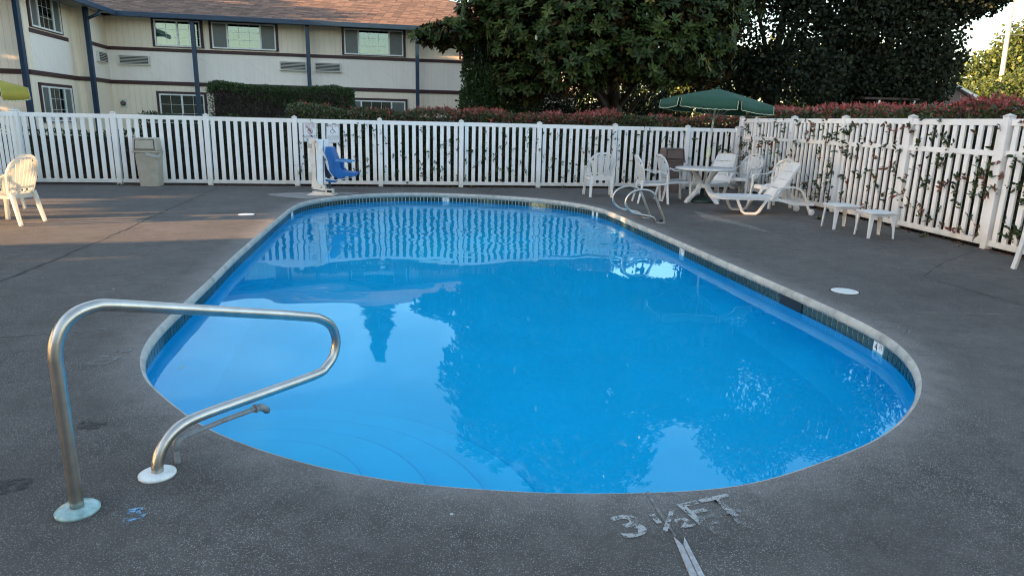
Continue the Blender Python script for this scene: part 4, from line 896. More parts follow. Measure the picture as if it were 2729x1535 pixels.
broad_tree("leafy_tree", "rounded sunlit bush below the utility pole, beside the grey shed", (26.8, 40, 0), [(26.4, 40, 2.6, 1.8, 1.6, 2.0), (28.6, 40, 2.9, 2.0, 1.8, 2.3), (24.6, 41, 2.4, 1.2, 1.4, 1.7), (31, 41, 3.0, 2.2, 1.6, 2.4)], 16000, .20, 'brightleaf', (0, 0, 3), [(.5, (1, 0, 3.4))], 12, "bush")
broad_tree("leafy_tree", "distant pale tree filling the gap behind the two maples", (22, 60, 0), [(14, 60, 4, 5, 3, 4.5), (22, 60, 4.5, 5, 3, 4.5), (29, 62, 5, 5, 3, 5), (6, 60, 4, 5, 3, 4)], 26000, .34, 'brightleaf', (0, 0, 6), [(.4, (3, 0, 6))], 13)
broad_tree("dark_fill_shrub", "dark undergrowth added to fill the shaded gap beneath the magnolia", (2.4, 25.5, 0), [(-.5, 25.5, 1.6, 1.8, 1.2, 1.8), (1.6, 25.8, 1.7, 1.8, 1.2, 1.9), (3.9, 25.6, 1.7, 1.9, 1.2, 1.8), (5.4, 26, 1.3, 1.0, 1.0, 1.5)], 16000, .13, 'maple', (0, 0, 2), [(.5, (1, 0, 2))], 15, "shrub", None, .2)  # undergrowth added as dark fill for the shaded gap
# spruce behind the motel (seen mirrored in the pool)
sp = thing("spruce_tree", "tall blue green spruce rising behind the motel roof, mirrored in the pool", "tree", (-9.0, 44, 0))
ns = 12000; hh = rng.random(ns) ** .8; rad = (1.0 - hh) ** .8 * 3.1 * (.80 + .20 * np.sin(hh * 83)) * rng.uniform(.05, 1.15, ns) ** .7; an_ = rng.uniform(0, 2 * math.pi, ns)
Ps = np.stack([rad * np.cos(an_), rad * np.sin(an_), 2 + hh * 11.9 - rad * .3], 1); Ds = np.stack([np.cos(an_), np.sin(an_), np.full(ns, -.25)], 1) + unit(ns) * .4
link("crown", leaf_mesh("crown", Ps, Ds, unit(ns), .42, .10, rng.random(ns), 'spruce'), sp, kind="stuff"); build("trunk", MB().tube([(0, 0, -.1), (0, 0, 7), (0, 0, 12.8)], .2, 6, up=(0, 1, 0), scales=[1, .6, .1]), 'bark', sp)
# unseen trees added at left, shaped to block the low sun
SH = [((-23, 14.5), [(-23, 14.5, 7.2, 3.8, 3.8, 4.6), (-23, 13.5, 3.0, 2.5, 4.2, 3.2)], "broad unseen tree added beside the motel wing to block the sun"),
      ((-23, 9.5), [(-23, 9.6, 8.6, 3.8, 3.8, 4.6), (-23, 9.6, 3.2, 2.2, 3.0, 3.6)], "tall unseen tree added to block the sun, foliage to the ground"),
      ((-24.5, 3.0), [(-23.5, 3.0, 9.8, 3.6, 4.4, 5.2), (-23, 5.4, 6.1, 1.6, 2.2, 2.7), (-23, 4.9, 4.3, 1.5, 1.5, .65)], "large unseen tree added to block the sun, with a high crown"),
      ((-23, -4.5), [(-23, -3.6, 6.0, 3.0, 4.2, 6.0)], "rounded unseen tree added near the camera side to block the sun"),
      ((-22, -12), [(-22, -12, 5.5, 3.2, 5.0, 5.6)], "farthest unseen tree added behind the camera at left to block the sun"),
      ((-25, 23.5), [(-25, 22.0, 4.8, 3.5, 3.0, 4.5), (-25, 26.5, 5.4, 3.5, 3.4, 5.2)], "unseen tree added behind the motel wing to shade the roof")]
for i, ((x, y), lb_, lab_) in enumerate(SH):
    broad_tree("sun_blocker_tree", lab_, (x, y, 0), lb_, 9000, .60, 'laurel', (0, 0, lb_[0][2]), [(.5, (1, 1, lb_[0][2]))], 20 + i, group="unseen trees added to block the sun", rmin=.3)

opp = thing("motel_building", "second motel wing added behind the camera for the upper window reflections", "building", (0, -24, 0))  # unseen wing of guessed shape, added for the window reflections
build("wall", MB().box(-22, 24, -8, 0, -.1, 5.0), 'siding', opp); build("roof", MB().prism([(-23, 5.0), (25, 5.0), (15, 7.8), (-13, 7.8)], -9, .8), 'shingle', opp)
for k in range(9): build("window", MB().box(-20 + k * 4.9, -17.8 + k * 4.9, .0, .05, 3.4, 4.5), 'dark', opp)
# ------------------------------------------------------------------ far things on the right
shed = thing("grey_shed", "dark grey shed with bright white roof edge beyond the right hedge", "shed", (18.6, 31, 0))
build("wall", MB().prism([(.05, -.1), (1.4, -.1), (1.4, 2.9), (.6, 3.45), (.05, 3.2)], 0, 3), 'binbrown', shed)
build("roof", MB().prism([(.45, 3.60), (.5, 3.50), (1.45, 3.02), (1.52, 2.85), (1.60, 2.86), (1.55, 3.10)], -.2, 3.2), 'winframe', shed)
cp = thing("carport", "low carport roof with white posts glimpsed under the maples", "carport", (12.7, 24.2, 0))
build("roof", MB().box(-.75, 1.15, 0, 2.5, 2.57, 2.64), 'bark', cp); build("post", MB().box(-.25, -.19, 0, .06, -.1, 2.55), 'winframe', cp); build("post", MB().box(.95, 1.01, 0, .06, -.1, 2.55), 'winframe', cp)
up_ = thing("utility_pole", "pale leaning utility pole catching the sun at the right edge", "pole", (30.9, 45, 0), rot=(0, R(-2.5), 0))
build("shaft", MB().tube([(0, 0, -.1), (0, 0, 7), (0, 0, 13)], .16, 10, up=(0, 1, 0), scales=[1, .85, .7]), 'utility', up_); build("crossarm", MB().box(-1.2, 1.2, -.06, .06, 12, 12.15), 'utility', up_)
for k, (z0, z1) in enumerate(((7.95, 8.1), (7.5, 7.7))):
    wv = thing("overhead_wire", ["upper pale overhead wire by the utility pole", "lower thin overhead wire by the utility pole"][k], "wire", (30.9, 45.3, z0), group="overhead wires")
    build("cable", MB().tube([(-2.6, 0, -.05), (0, 0, 0), (14, 0, z1 - z0 + .3)], .035 if k == 0 else .02, 5), 'utility', wv)

# ------------------------------------------------------------------ handrail in front
hr = thing("grab_rail", "large stainless steel grab rail looping over the near left pool edge", "handrail", (-1.74, 2.44, 0), R(60))
path = [(0, 0), (0, .35), (0, .60)]
arc1 = [(0.0, .66), (.012, .72), (.045, .778), (.10, .812), (.165, .822), (.22, .815)]
top_ = [(.39, .768), (.75, .662), (1.22, .517)]
arc2 = [(1.31, .483), (1.385, .43), (1.42, .365), (1.425, .30), (1.40, .235), (1.345, .19), (1.27, .168)]
ret = [(.94, .180), (.68, .192), (.56, .195)]
arc3 = [(.485, .188), (.42, .160), (.375, .115), (.350, .06), (.342, 0)]
P3 = [Vector((p.x * (1 + .028 * min(1, max(0, (p.x - .45) / .6))), 0, p.y)) for p in bez(path + arc1 + top_ + arc2 + ret + arc3, 5)]
build("rail_tube", MB().tube(P3, .0255, 18, up=(0, 1, 0)), 'steel', hr)
build("flange", MB().lathe([(.082, 0), (.082, .010), (.070, .018), (.033, .021)], 36), 'flange_clear', hr)["label"] = "cloudy green tinted flange"
f2 = build("flange", MB().lathe([(.078, 0), (.078, .009), (.069, .014), (.033, .016)], 36, (.342, 0, 0)), 'flange_white', hr)
f2["label"] = "flat white flange"
pv = thing("water_spout_pipe", "thin grey plastic pipe with elbows beneath the grab rail", "pipe", (-1.528, 2.84, 0), R(56))
pl = bez([(0, 0, 0), (0, 0, .085), (.006, 0, .108), (.03, 0, .120)], 5) + [Vector((.24, 0, .126)), Vector((.42, 0, .124)), Vector((.455, 0, .120)), Vector((.483, 0, .10)), Vector((.497, 0, .082))]
build("pipe", MB().tube(pl, .0125, 12, up=(0, 1, 0)), 'pvc', pv)
build("elbow", MB().tube([(0, 0, .070), (.001, 0, .098), (.012, 0, .114), (.030, 0, .121), (.045, 0, .122)], .0185, 12, up=(0, 1, 0)), 'pvc', pv)
build("elbow", MB().tube([(.425, 0, .125), (.455, 0, .121), (.477, 0, .107), (.49, 0, .090)], .0185, 12, up=(0, 1, 0)), 'pvc', pv)
build("collar", MB().tube([(.418, 0, .125), (.430, 0, .1245)], .022, 12, up=(0, 1, 0)), 'pvc', pv)

# ladder rails at the far right
ld = thing("ladder_rails", "pair of looped stainless pool ladder rails on the right pool edge", "pool ladder", (2.43, 11.4, 0))
for k, (x, y) in enumerate(((2.50, 11.12), (2.37, 11.68))):
    T = Matrix.Translation((x - 2.43, y - 11.4, 0)) @ rotz(R(188))     # local x towards the pool
    pr = [(0, 0), (.10, .22), (.22, .48), (.30, .60), (.42, .655), (.58, .665), (.76, .60), (.86, .46), (.84, .32), (.72, .21), (.55, .165), (.36, .13), (.25, .09), (.20, 0.0)]
    pts = [T @ Vector((p.x * .80, 0, p.y * .80)) for p in bez(pr, 4)]
    r_ = build("rail", MB().tube(pts, .0205, 12, up=(0, 1, .01)), 'steel', ld)
    build("flange", MB().lathe([(.09, 0), (.09, .008), (.07, .012)], 20, (0.08, 0, 0), T=T), 'steel', r_)
    build("bolt_cover", MB().box(.05, .10, -.02, .02, .012, .05, T), 'black', r_)

# ------------------------------------------------------------------ resin chairs
def chair(label, x, y, rz, mat='resin', group="white resin armchairs"):
    t = thing("resin_chair", label, "chair", (x, y, 0), rz, group)
    # seat
    prof = [(-.23, .40), (.24, .435), (.27, .425), (.27, .40), (.24, .41), (-.23, .375)]
    sb_ = MB(); rows = [(-.21, .415, .205), (-.08, .408, .225), (.08, .418, .24), (.20, .428, .245), (.245, .418, .24), (.255, .385, .235)]
    vs = [];
    for (yy, zz, hw) in rows:
        for kx in (-1, -.5, 0, .5, 1): vs.append((kx * hw, yy, zz + .012 * kx * kx))
    nrw = len(rows); sb_.add(vs, [(i * 5 + j, i * 5 + j + 1, (i + 1) * 5 + j + 1, (i + 1) * 5 + j) for i in range(nrw - 1) for j in range(4)], True)
    sb_.add([(a, b, c - .03) for a, b, c in vs], [((i + 1) * 5 + j, (i + 1) * 5 + j + 1, i * 5 + j + 1, i * 5 + j) for i in range(nrw - 1) for j in range(4)], True)
    sb_.box(-.215, .215, -.222, -.20, .36, .42); build("seat", sb_, mat, t)
    lean = lambda z: -.205 - .28 * (z - .42)
    arch = [(-.215, .42), (-.245, .54), (-.272, .66), (-.268, .76), (-.215, .86), (-.115, .925), (0, .945), (.115, .925), (.215, .86), (.268, .76), (.272, .66), (.245, .54), (.215, .42)]
    cyl = lambda x, z: Vector((x, lean(z) + .32 * x * x * 1.6, z))
    ap = [cyl(p.x, p.y) for p in bez(arch, 4)]
    build("back_frame", MB().sweep(ap, [(-.022, -.012), (.022, -.012), (.022, .012), (-.022, .012)], up=(0, 1, 0), smooth=False), mat, t)
    ns_ = 7
    for i in range(ns_):
        f = (i - (ns_ - 1) / 2) / ((ns_ - 1) / 2); xb = f * .175; xt = f * .222; zt = .905 - .115 * abs(f) ** 2.2; wb = .0225; wt = .0335
        vs = []
        for k in range(5):
            s_ = k / 4; zz = .50 + (zt - .50) * s_; xc = xb + (xt - xb) * s_; hw = wb + (wt - wb) * s_
            c1 = cyl(xc - hw, zz); c2 = cyl(xc + hw, zz); vs += [c1, c2, c2 + Vector((0, -.010, 0)), c1 + Vector((0, -.010, 0))]
        sl2 = MB(); sl2.add(vs, [(k * 4 + a, k * 4 + (a + 1) % 4, (k + 1) * 4 + (a + 1) % 4, (k + 1) * 4 + a) for k in range(4) for a in range(4)] + [(3, 2, 1, 0), (16, 17, 18, 19)])
        build("back_slat", sl2, mat, t)
    cb = MB(); crs = [cyl(x_, .505) for x_ in (-.235, -.12, 0, .12, .235)]; cb.sweep(crs, [(-.008, -.02), (.008, -.02), (.008, .02), (-.008, .02)], up=(0, 0, 1), smooth=False)
    crs = [cyl(x_, .435) for x_ in (-.22, -.11, 0, .11, .22)]; cb.sweep(crs, [(-.008, -.02), (.008, -.02), (.008, .02), (-.008, .02)], up=(0, 0, 1), smooth=False)
    for x_ in (-.15, -.05, .05, .15): cb.box(x_ - .02, x_ + .02, lean(.47) + .0, lean(.47) + .012, .44, .50)
    build("back_crossbar", cb, mat, t)
    flat = [(-.028, -.009), (.028, -.009), (.028, .009), (-.028, .009)]
    for s_ in (-1, 1):
        am = [(s_ * .262, -.20, .70), (s_ * .285, -.13, .655), (s_ * .295, -.02, .638), (s_ * .295, .14, .638), (s_ * .292, .215, .628), (s_ * .288, .245, .60), (s_ * .285, .252, .56)]
        build("armrest", MB().sweep(bez(am, 4), flat, up=(s_ * 1.0, 0, .15) if False else (0, .3, 1), smooth=False), mat, t)
        L1_ = [(s_ * .285, .252, .58), (s_ * .278, .258, .42), (s_ * .285, .275, .20), (s_ * .30, .295, 0)]
        build("front_leg", MB().sweep(bez(L1_, 3), [(-.026, -.018), (.026, -.018), (.030, .018), (-.030, .018)], up=(0, 1, 0), smooth=False, scales=[.9 + .1 * k / 9 for k in range(10)]), mat, t)
        L2_ = [(s_ * .205, -.215, .44), (s_ * .215, -.235, .36), (s_ * .225, -.27, .18), (s_ * .235, -.31, 0)]
        build("rear_leg", MB().sweep(bez(L2_, 3), [(-.032, -.016), (.032, -.016), (.032, .016), (-.032, .016)], up=(0, 1, 0), smooth=False, scales=[1.15 - .35 * k / 9 for k in range(10)]), mat, t)
        build("side_rail", MB().sweep([(s_ * .215, -.20, .385), (s_ * .245, .0, .395), (s_ * .268, .24, .405)], [(-.009, -.022), (.009, -.022), (.009, .022), (-.009, .022)], up=(0, 0, 1), smooth=False), mat, t)
    return t
chair("white resin chair tinted sunlit cream, standing at the left edge of the deck", -7.12, 9.52, R(88), 'resin_sunlit')
chair("resin chair cut off by the left frame edge behind the sunlit one", -8.17, 10.6, R(-75), 'resin_sunlit')
chair("resin chair standing alone with its back to the pool, left of the patio table", 1.87, 15.05, R(2))
chair("resin chair at the far left of the table group, behind the ladder rails", 2.80, 14.02, R(-86))
chair("resin chair tucked against the left rim of the round table", 3.38, 14.55, R(-82))
chair("resin chair in the fence corner, seen between table and lounger", 5.28, 15.75, R(125))
chair("resin chair partly hidden behind the raised back of the front lounger", 5.18, 13.74, R(112))
chair("resin chair at the right frame edge, only one leg showing", 6.30, 7.66, R(95))

# ------------------------------------------------------------------ loungers
def lounger(label, x, y, rz):
    t = thing("sun_lounger", label, "lounger", (x, y, 0), rz, "white resin sun loungers")   # local x: foot (-) to head (+)
    zf = .30; w2 = .29
    bd = MB()
    for s_ in (-1, 1):
        bd.sweep([(-.98, s_ * w2 * .85, zf + .01), (-.90, s_ * w2, zf), (-.2, s_ * w2, zf - .005), (.25, s_ * w2, zf - .02), (.55, s_ * w2, zf - .09), (.95, s_ * w2, zf - .09)], [(-.018, -.03), (.018, -.03), (.018, .03), (-.018, .03)], up=(0, 0, 1), smooth=False)
    bd.sweep([(-.985, -w2 * .85, zf + .012), (-.995, 0, zf + .014), (-.985, w2 * .85, zf + .012)], [(-.018, -.03), (.018, -.03), (.018, .03), (-.018, .03)], up=(0, 0, 1), smooth=False)
    bd.box(.90, .94, -w2, w2, zf - .12, zf - .06)
    build("frame", bd, 'resin', t)
    for k in range(9):
        x0 = -.95 + k * .128; build("seat_slat", MB().box(x0, x0 + .112, -w2 + .01, w2 - .01, zf + .012 - .004 * (k > 6), zf + .028 - .004 * (k > 6)), 'resin', t)
    A = R(54); T = Matrix.Translation((.18, 0, zf + .01)) @ Matrix.Rotation(-A, 4, 'Y')
    for k in range(4):
        x0 = .02 + k * .185; build("back_panel", MB().box(x0, x0 + .170, -w2 + .03 + .012 * k, w2 - .03 - .012 * k, -.008, .010, T), 'resin', t, bevel=.006)
    br = MB()
    for s_ in (-1, 1): br.sweep([T @ Vector((0, s_ * (w2 - .02), -.004)), T @ Vector((.70, s_ * (w2 - .065), -.004)), T @ Vector((.752, s_ * (w2 - .11), -.004))], [(-.014, -.024), (.014, -.024), (.014, .024), (-.014, .024)], up=(0, 0, 1), smooth=False)
    br.sweep([T @ Vector((.755, -w2 + .10, -.004)), T @ Vector((.765, 0, -.004)), T @ Vector((.755, w2 - .10, -.004))], [(-.014, -.024), (.014, -.024), (.014, .024), (-.014, .024)], up=(0, 0, 1), smooth=False)
    for k in range(4):
        for j in range(5): yy = -.16 + j * .08; br.box(.185 + k * .185 + .004 - (.185 if k == 3 else 0), .205 + k * .185 - .004 - (.185 if k == 3 else 0), yy - .006, yy + .006, -.006, .006, T)
    build("back_frame", br, 'resin', t)
    for s_ in (-1, 1):
        yy = s_ * (w2 + .015)
        lp2 = [(-.62, yy, zf - .02), (-.50, yy, .06), (-.44, yy, .025), (-.22, yy, .025), (-.16, yy, .06), (-.02, yy, zf - .03)]
        build("front_leg_loop", MB().sweep(lp2, [(-.02, -.022), (.02, -.022), (.02, .022), (-.02, .022)], up=(0, 1, 0), smooth=False), 'resin', t)
        am = [(.06, yy, zf - .03), (.12, yy * 1.04, .38), (.18, yy * 1.07, .47), (.26, yy * 1.08, .505), (.50, yy * 1.08, .51), (.62, yy * 1.06, .475), (.72, yy * 1.04, .36), (.80, yy * 1.02, .20), (.87, yy * 1.0, .06)]
        build("armrest", MB().sweep(bez(am, 3), [(-.016, -.024), (.016, -.024), (.016, .024), (-.016, .024)], up=(0, 1, 0), smooth=False), 'resin', t)
        build("wheel", MB().lathe([(.03, -.03), (.055, -.03), (.06, -.02), (.06, .02), (.055, .03), (.03, .03)], 18, T=Matrix.Translation((.91, yy, .06)) @ Matrix.Rotation(R(90), 4, 'X')), 'resin', t)
    t.scale = (.93, .95, 1.0); return t
lounger("white sun lounger with raised back in front of the right fence", 4.62, 12.72, R(4))
lounger("white sun lounger behind the round table, only its raised back in view", 4.62, 15.75, R(52))

# ------------------------------------------------------------------ table, umbrella, side tables
tb = thing("patio_table", "round white resin patio table with curved legs and umbrella hole", "table", (3.97, 14.35, 0))
build("tabletop", MB().lathe([(.575, -.045), (.60, -.035), (.605, -.01), (.59, 0.0), (.02, .004)], 48, (0, 0, .715)), 'resin', tb)
for k in range(4):
    a = R(28 + 90 * k); T = rotz(a)
    lg = [(.36, 0, .68), (.22, 0, .55), (.11, 0, .38), (.16, 0, .26), (.30, 0, .13), (.46, 0, 0)]
    build("leg", MB().sweep([T @ p for p in bez(lg, 4)], [(-.022, -.035), (.022, -.035), (.022, .035), (-.022, .035)], up=T @ Vector((0, 1, 0)), smooth=False, scales=[1.0 + .35 * math.sin(math.pi * k_ / 20) for k_ in range(21)]), 'resin', tb)
build("centre_ring", MB().lathe([(.10, .30), (.125, .30), (.125, .38), (.10, .38)], 20), 'resin', tb)
def umbrella(label, loc, rot, R0, zt, zr, mat, group, rz=0.0, withpole=True):
    t = thing("patio_umbrella", label, "umbrella", loc, group=group, rot=rot)
    n = 6; cn_ = MB(); vs = [(0, 0, zt)]; rings = [(.35, .30), (.7, .66), (1.0, 1.0)]
    for (rr, hh_) in rings:
        for i in range(n * 4):
            a = 2 * math.pi * i / (n * 4) + rz; seg = (i % 4) / 4; sag = 1 - (1 - math.cos(math.pi / n)) * math.sin(math.pi * seg) * 1.0
            vs.append((R0 * rr * math.cos(a) * sag, R0 * rr * math.sin(a) * sag, zt - (zt - zr) * hh_ - .022 * math.sin(math.pi * seg) * rr))
    m4 = n * 4; fs = [(0, 1 + i, 1 + (i + 1) % m4) for i in range(m4)]
    for r_ in range(2):
        for i in range(m4): a, b = 1 + r_ * m4 + i, 1 + r_ * m4 + (i + 1) % m4; fs.append((a, a + m4, b + m4, b))
    cn_.add(vs, fs, True); cn_o = build("canopy", cn_, mat, t)
    md = cn_o.modifiers.new("thickness", 'SOLIDIFY'); md.thickness = .004
    for g in range(n):                                               # valance flaps with pale piping
        vm = MB(); top = []; bot = []; m5 = 22
        for k in range(m5 + 1):
            s_ = .03 + .94 * k / m5; a = 2 * math.pi * (g + s_) / n + rz; sag = 1 - (1 - math.cos(math.pi / n)) * math.sin(math.pi * s_)
            rr = R0 * sag * 1.001; z0 = zr - .022 * math.sin(math.pi * s_); dz = .165 * (min(1, math.sin(math.pi * s_) * 9 + .1)) + .006 * math.sin(k * 2.1)
            top.append((rr * math.cos(a), rr * math.sin(a), z0)); bot.append((rr * 1.02 * math.cos(a), rr * 1.02 * math.sin(a), z0 - dz))
        vm.add(top + bot, [(i, i + m5 + 1, i + m5 + 2, i + 1) for i in range(m5)], True); vo = build("valance", vm, mat, t)
        md = vo.modifiers.new("thickness", 'SOLIDIFY'); md.thickness = .004
        build("piping", MB().tube([top[0]] + bot + [top[-1]], .006, 5), 'piping', vo)
    for g in range(n):
        a = 2 * math.pi * g / n + rz; c_, s_ = math.cos(a), math.sin(a)
        build("rib", MB().tube([(0, 0, zt - .04), (R0 * .99 * c_, R0 * .99 * s_, zr - .008)], .007, 5), 'bin', t); build("strut", MB().tube([(0, 0, zt - .62), (R0 * .5 * c_, R0 * .5 * s_, zt - (zt - zr) * .5 - .03)], .006, 5), 'bin', t)
    build("pole", MB().tube([(0, 0, .02), (0, 0, 1.2), (0, 0, zt)], .021, 14, up=(0, 1, 0)), 'pole', t)
    build("finial", MB().lathe([(.05, zt - .01), (.045, zt + .02), (0, zt + .04)], 14), mat, t)
    build("crank_housing", MB().lathe([(.03, .94), (.042, .96), (.042, 1.10), (.03, 1.13)], 14), 'piping', t)
    return t
umbrella("dark green patio umbrella with pale edging open over the round table", (3.97, 14.40, 0), (R(-1.0), R(3.6), 0), 1.14, 2.31, 2.03, 'canvas', "patio umbrellas", R(-23))
umbrella("olive umbrella corner coloured sunlit yellow at the left edge", (-8.48, 9.75, 0), (0, R(5), 0), 1.30, 2.20, 1.97, 'canvas_sunlit', "patio umbrellas", R(-10))
ub = thing("umbrella_base", "dark green round umbrella base standing under the patio table", "umbrella base", (3.97, 14.40, 0))
build("base", MB().lathe([(.29, 0), (.30, .03), (.27, .06), (.10, .10), (.045, .12), (.04, .32), (.026, .33)], 30), 'darkgreen', ub)
def side_table(label, x, y, rz):
    t = thing("side_table", label, "side table", (x, y, 0), rz, "small white resin side tables")
    build("tabletop", MB().box(-.215, .215, -.215, .215, .355, .385), 'resin', t, bevel=.014)
    build("apron", MB().box(-.19, .19, -.19, .19, .325, .356), 'resin', t)
    for sx_ in (-1, 1):
        for sy_ in (-1, 1):
            a = Vector((sx_ * .185, sy_ * .185, .35)); b = Vector((sx_ * .20, sy_ * .20, 0)); m_ = MB()
            t_ = [(a.x - sx_ * .055, a.y, .35), (a.x, a.y, .35), (a.x, a.y - sy_ * .055, .35), (a.x - sx_ * .02, a.y - sy_ * .02, .35)]
            q_ = [(b.x - sx_ * .032, b.y, 0), (b.x, b.y, 0), (b.x, b.y - sy_ * .032, 0), (b.x - sx_ * .01, b.y - sy_ * .01, 0)]
            m_.hexa([Vector(p) for p in q_], [Vector(p) for p in t_]); build("leg", m_, 'resin', t)
side_table("white side table farther from the camera, nearer the lounger", 5.31, 11.0, R(4)); side_table("white side table nearer the camera against the right fence", 5.45, 10.17, R(3))

# ------------------------------------------------------------------ bins
def bin_(label, x, y, rz, mat, liner=False):
    t = thing("trash_can", label, "trash can", (x, y, 0), rz, "lidded outdoor trash cans"); w0, w1 = .20, .245
    rows = []
    def rr(z):
        k = z / .74; hw = w0 + (w1 - w0) * k; return hw
    bm_ = MB(); zs = [0, .01, .12, .26, .42, .58, .70, .74]; n = 28; vs = []
    for z in zs:
        hw = rr(z)
        for i in range(n):
            a = 2 * math.pi * (i + .5) / n; c_, s_ = math.cos(a), math.sin(a); e = .32
            x_ = math.copysign(abs(c_) ** e, c_) * hw; y_ = math.copysign(abs(s_) ** e, s_) * hw
            if s_ < -.5: y_ += .03 * math.exp(-((z - .30) / .17) ** 2) * math.exp(-(x_ / .12) ** 2)
            vs.append((x_, y_, z))
    bm_.add(vs, [(i * n + a, i * n + (a + 1) % n, (i + 1) * n + (a + 1) % n, (i + 1) * n + a) for i in range(len(zs) - 1) for a in range(n)], False); build("body", bm_, mat, t)
    build("rim", MB().box(-.262, .262, -.262, .262, .715, .755), mat, t, bevel=.015)
    hd = MB().hexa([(-.25, -.25, .755), (.25, -.25, .755), (.25, .25, .755), (-.25, .25, .755)], [(-.235, -.215, 1.03), (.215, -.215, 1.03), (.215, .215, 1.03), (-.235, .215, 1.03)])
    h_ = build("hood", hd, mat, t, bevel=.02)
    fl_ = MB().hexa([(-.19, -.262, .80), (.19, -.262, .80), (.19, -.235, .80), (-.19, -.235, .80)], [(-.18, -.234, .99), (.18, -.234, .99), (.18, -.215, .99), (-.18, -.215, .99)]); build("flap", fl_, mat, h_, bevel=.004)
    e_ = MB(); e_.hexa([(-.205, -.258, .785), (.205, -.258, .785), (.205, -.235, .785), (-.205, -.235, .785)], [(-.195, -.226, 1.005), (.195, -.226, 1.005), (.195, -.21, 1.005), (-.195, -.21, 1.005)]); build("flap_frame", e_, 'dark', h_)
    if liner: build("liner", MB().sweep([(.02, -.268, .70), (.12, -.272, .68), (.20, -.272, .65), (.265, -.265, .645), (.272, -.10, .70)], [(-.003, -.035), (.003, -.035), (.003, .03), (-.003, .03)], up=(0, 0, 1), smooth=False), 'bag', t)
    return t
bin_("beige hooded trash can standing before the left back fence", -8.0, 15.02, R(9), 'bin', True); bin_("brown hooded trash can behind the chairs at the patio table", 3.72, 16.35, R(4), 'binbrown')

# ------------------------------------------------------------------ pool lift
lf = thing("pool_lift", "white and cream disabled access pool lift with blue seat at the far pool end", "pool lift", (-3.93, 14.0, 0), R(4))
Z = lambda X, Y: ((X - 400) / 1006, (1390 - Y) / 1006)
def pz(name, pts, y0, y1, mat, parent=lf, bv=.006): return build(name, MB().prism([Z(*p) for p in pts], y0, y1), mat, parent, bevel=bv)
build("base_plate", MB().box(-.30, .25, -.19, .19, 0, .018), 'lift_beige', lf, bevel=.004)
pz("base_box", [(190, 1370), (600, 1370), (600, 1270), (470, 1262), (460, 1330), (190, 1310)], -.12, .12, 'lift_beige')
pz("control_window", [(492, 1330), (588, 1335), (588, 1285), (492, 1282)], -.124, .0, 'black', bv=0)
pz("rear_mast", [(175, 1260), (270, 1200), (272, 240), (160, 245)], -.05, .05, 'lift_beige')
pz("front_mast", [(296, 1180), (400, 1240), (440, 268), (296, 265)], -.06, .06, 'lift_white')
pz("mast_brace", [(440, 265), (540, 265), (535, 400), (500, 500), (440, 480)], .0, .08, 'lift_white')
pz("lower_bracket", [(175, 1190), (290, 1090), (330, 1170), (400, 1170), (445, 1200), (462, 1310), (175, 1262)], -.085, .085, 'lift_beige')
pz("upper_bracket", [(275, 250), (350, 320), (352, 455), (290, 440)], -.085, .085, 'lift_beige')
pz("battery_box", [(130, 355), (215, 362), (210, 455), (125, 440)], -.06, .05, 'lift_box'); pz("battery_box", [(130, 930), (185, 940), (180, 1105), (118, 1085)], -.06, .05, 'lift_box')
pz("lift_arm", [(350, 400), (380, 410), (545, 640), (548, 700), (520, 712), (440, 580), (345, 460)], -.10, -.06, 'lift_white')
pz("lift_arm", [(470, 690), (545, 700), (555, 840), (632, 985), (590, 985), (510, 850)], -.09, -.05, 'lift_white')
seat_ = pz("seat", [(508, 405), (625, 412), (662, 520), (705, 650), (735, 830), (800, 920), (900, 975), (880, 1010), (740, 1038), (660, 1010), (575, 900), (545, 700), (486, 520), (500, 470)], -.20, .24, 'seat_blue', bv=.025)
pz("seat_side", [(690, 672), (775, 682), (795, 840), (870, 905), (1110, 915), (1115, 980), (900, 985), (760, 1045), (700, 960)], -.23, -.17, 'seat_blue', seat_); pz("seat_side", [(690, 672), (775, 682), (795, 840), (870, 905), (1110, 915), (1115, 980), (900, 985), (760, 1045), (700, 960)], .19, .25, 'seat_blue', seat_)
pz("seat_cushion", [(790, 880), (1090, 925), (1090, 975), (790, 985)], -.17, .19, 'seat_blue', seat_)
for y_ in (-.235, .19): pz("armrest", [(705, 655), (1038, 683), (1038, 715), (705, 690)], y_, y_ + .05, 'seat_blue_pale', seat_)
pz("lap_shell", [(420, 560), (470, 640), (520, 860), (560, 1030), (425, 1040), (415, 900)], .10, .14, 'navy')
pz("footrest_bar", [(470, 1045), (660, 1078), (1020, 1000), (1030, 1018), (665, 1100), (470, 1068)], -.06, -.02, 'lift_white'); pz("foot_plate", [(470, 1062), (700, 1095), (665, 1128), (470, 1105)], -.12, .12, 'seat_blue')
pz("seat_post", [(508, 1110), (552, 1110), (548, 1262), (505, 1262)], -.02, .02, 'navy')
for (X_, Y_) in ((300, 315), (375, 1228), (435, 1300), (188, 1243), (210, 1305)): build("bolt", MB().lathe([(.014, 0), (.014, .012), (.006, .016)], 10, T=Matrix.Translation((Z(X_, Y_)[0], -.086 if Y_ < 1290 else -.121, Z(X_, Y_)[1])) @ Matrix.Rotation(R(90), 4, 'X')), 'pvc', lf)

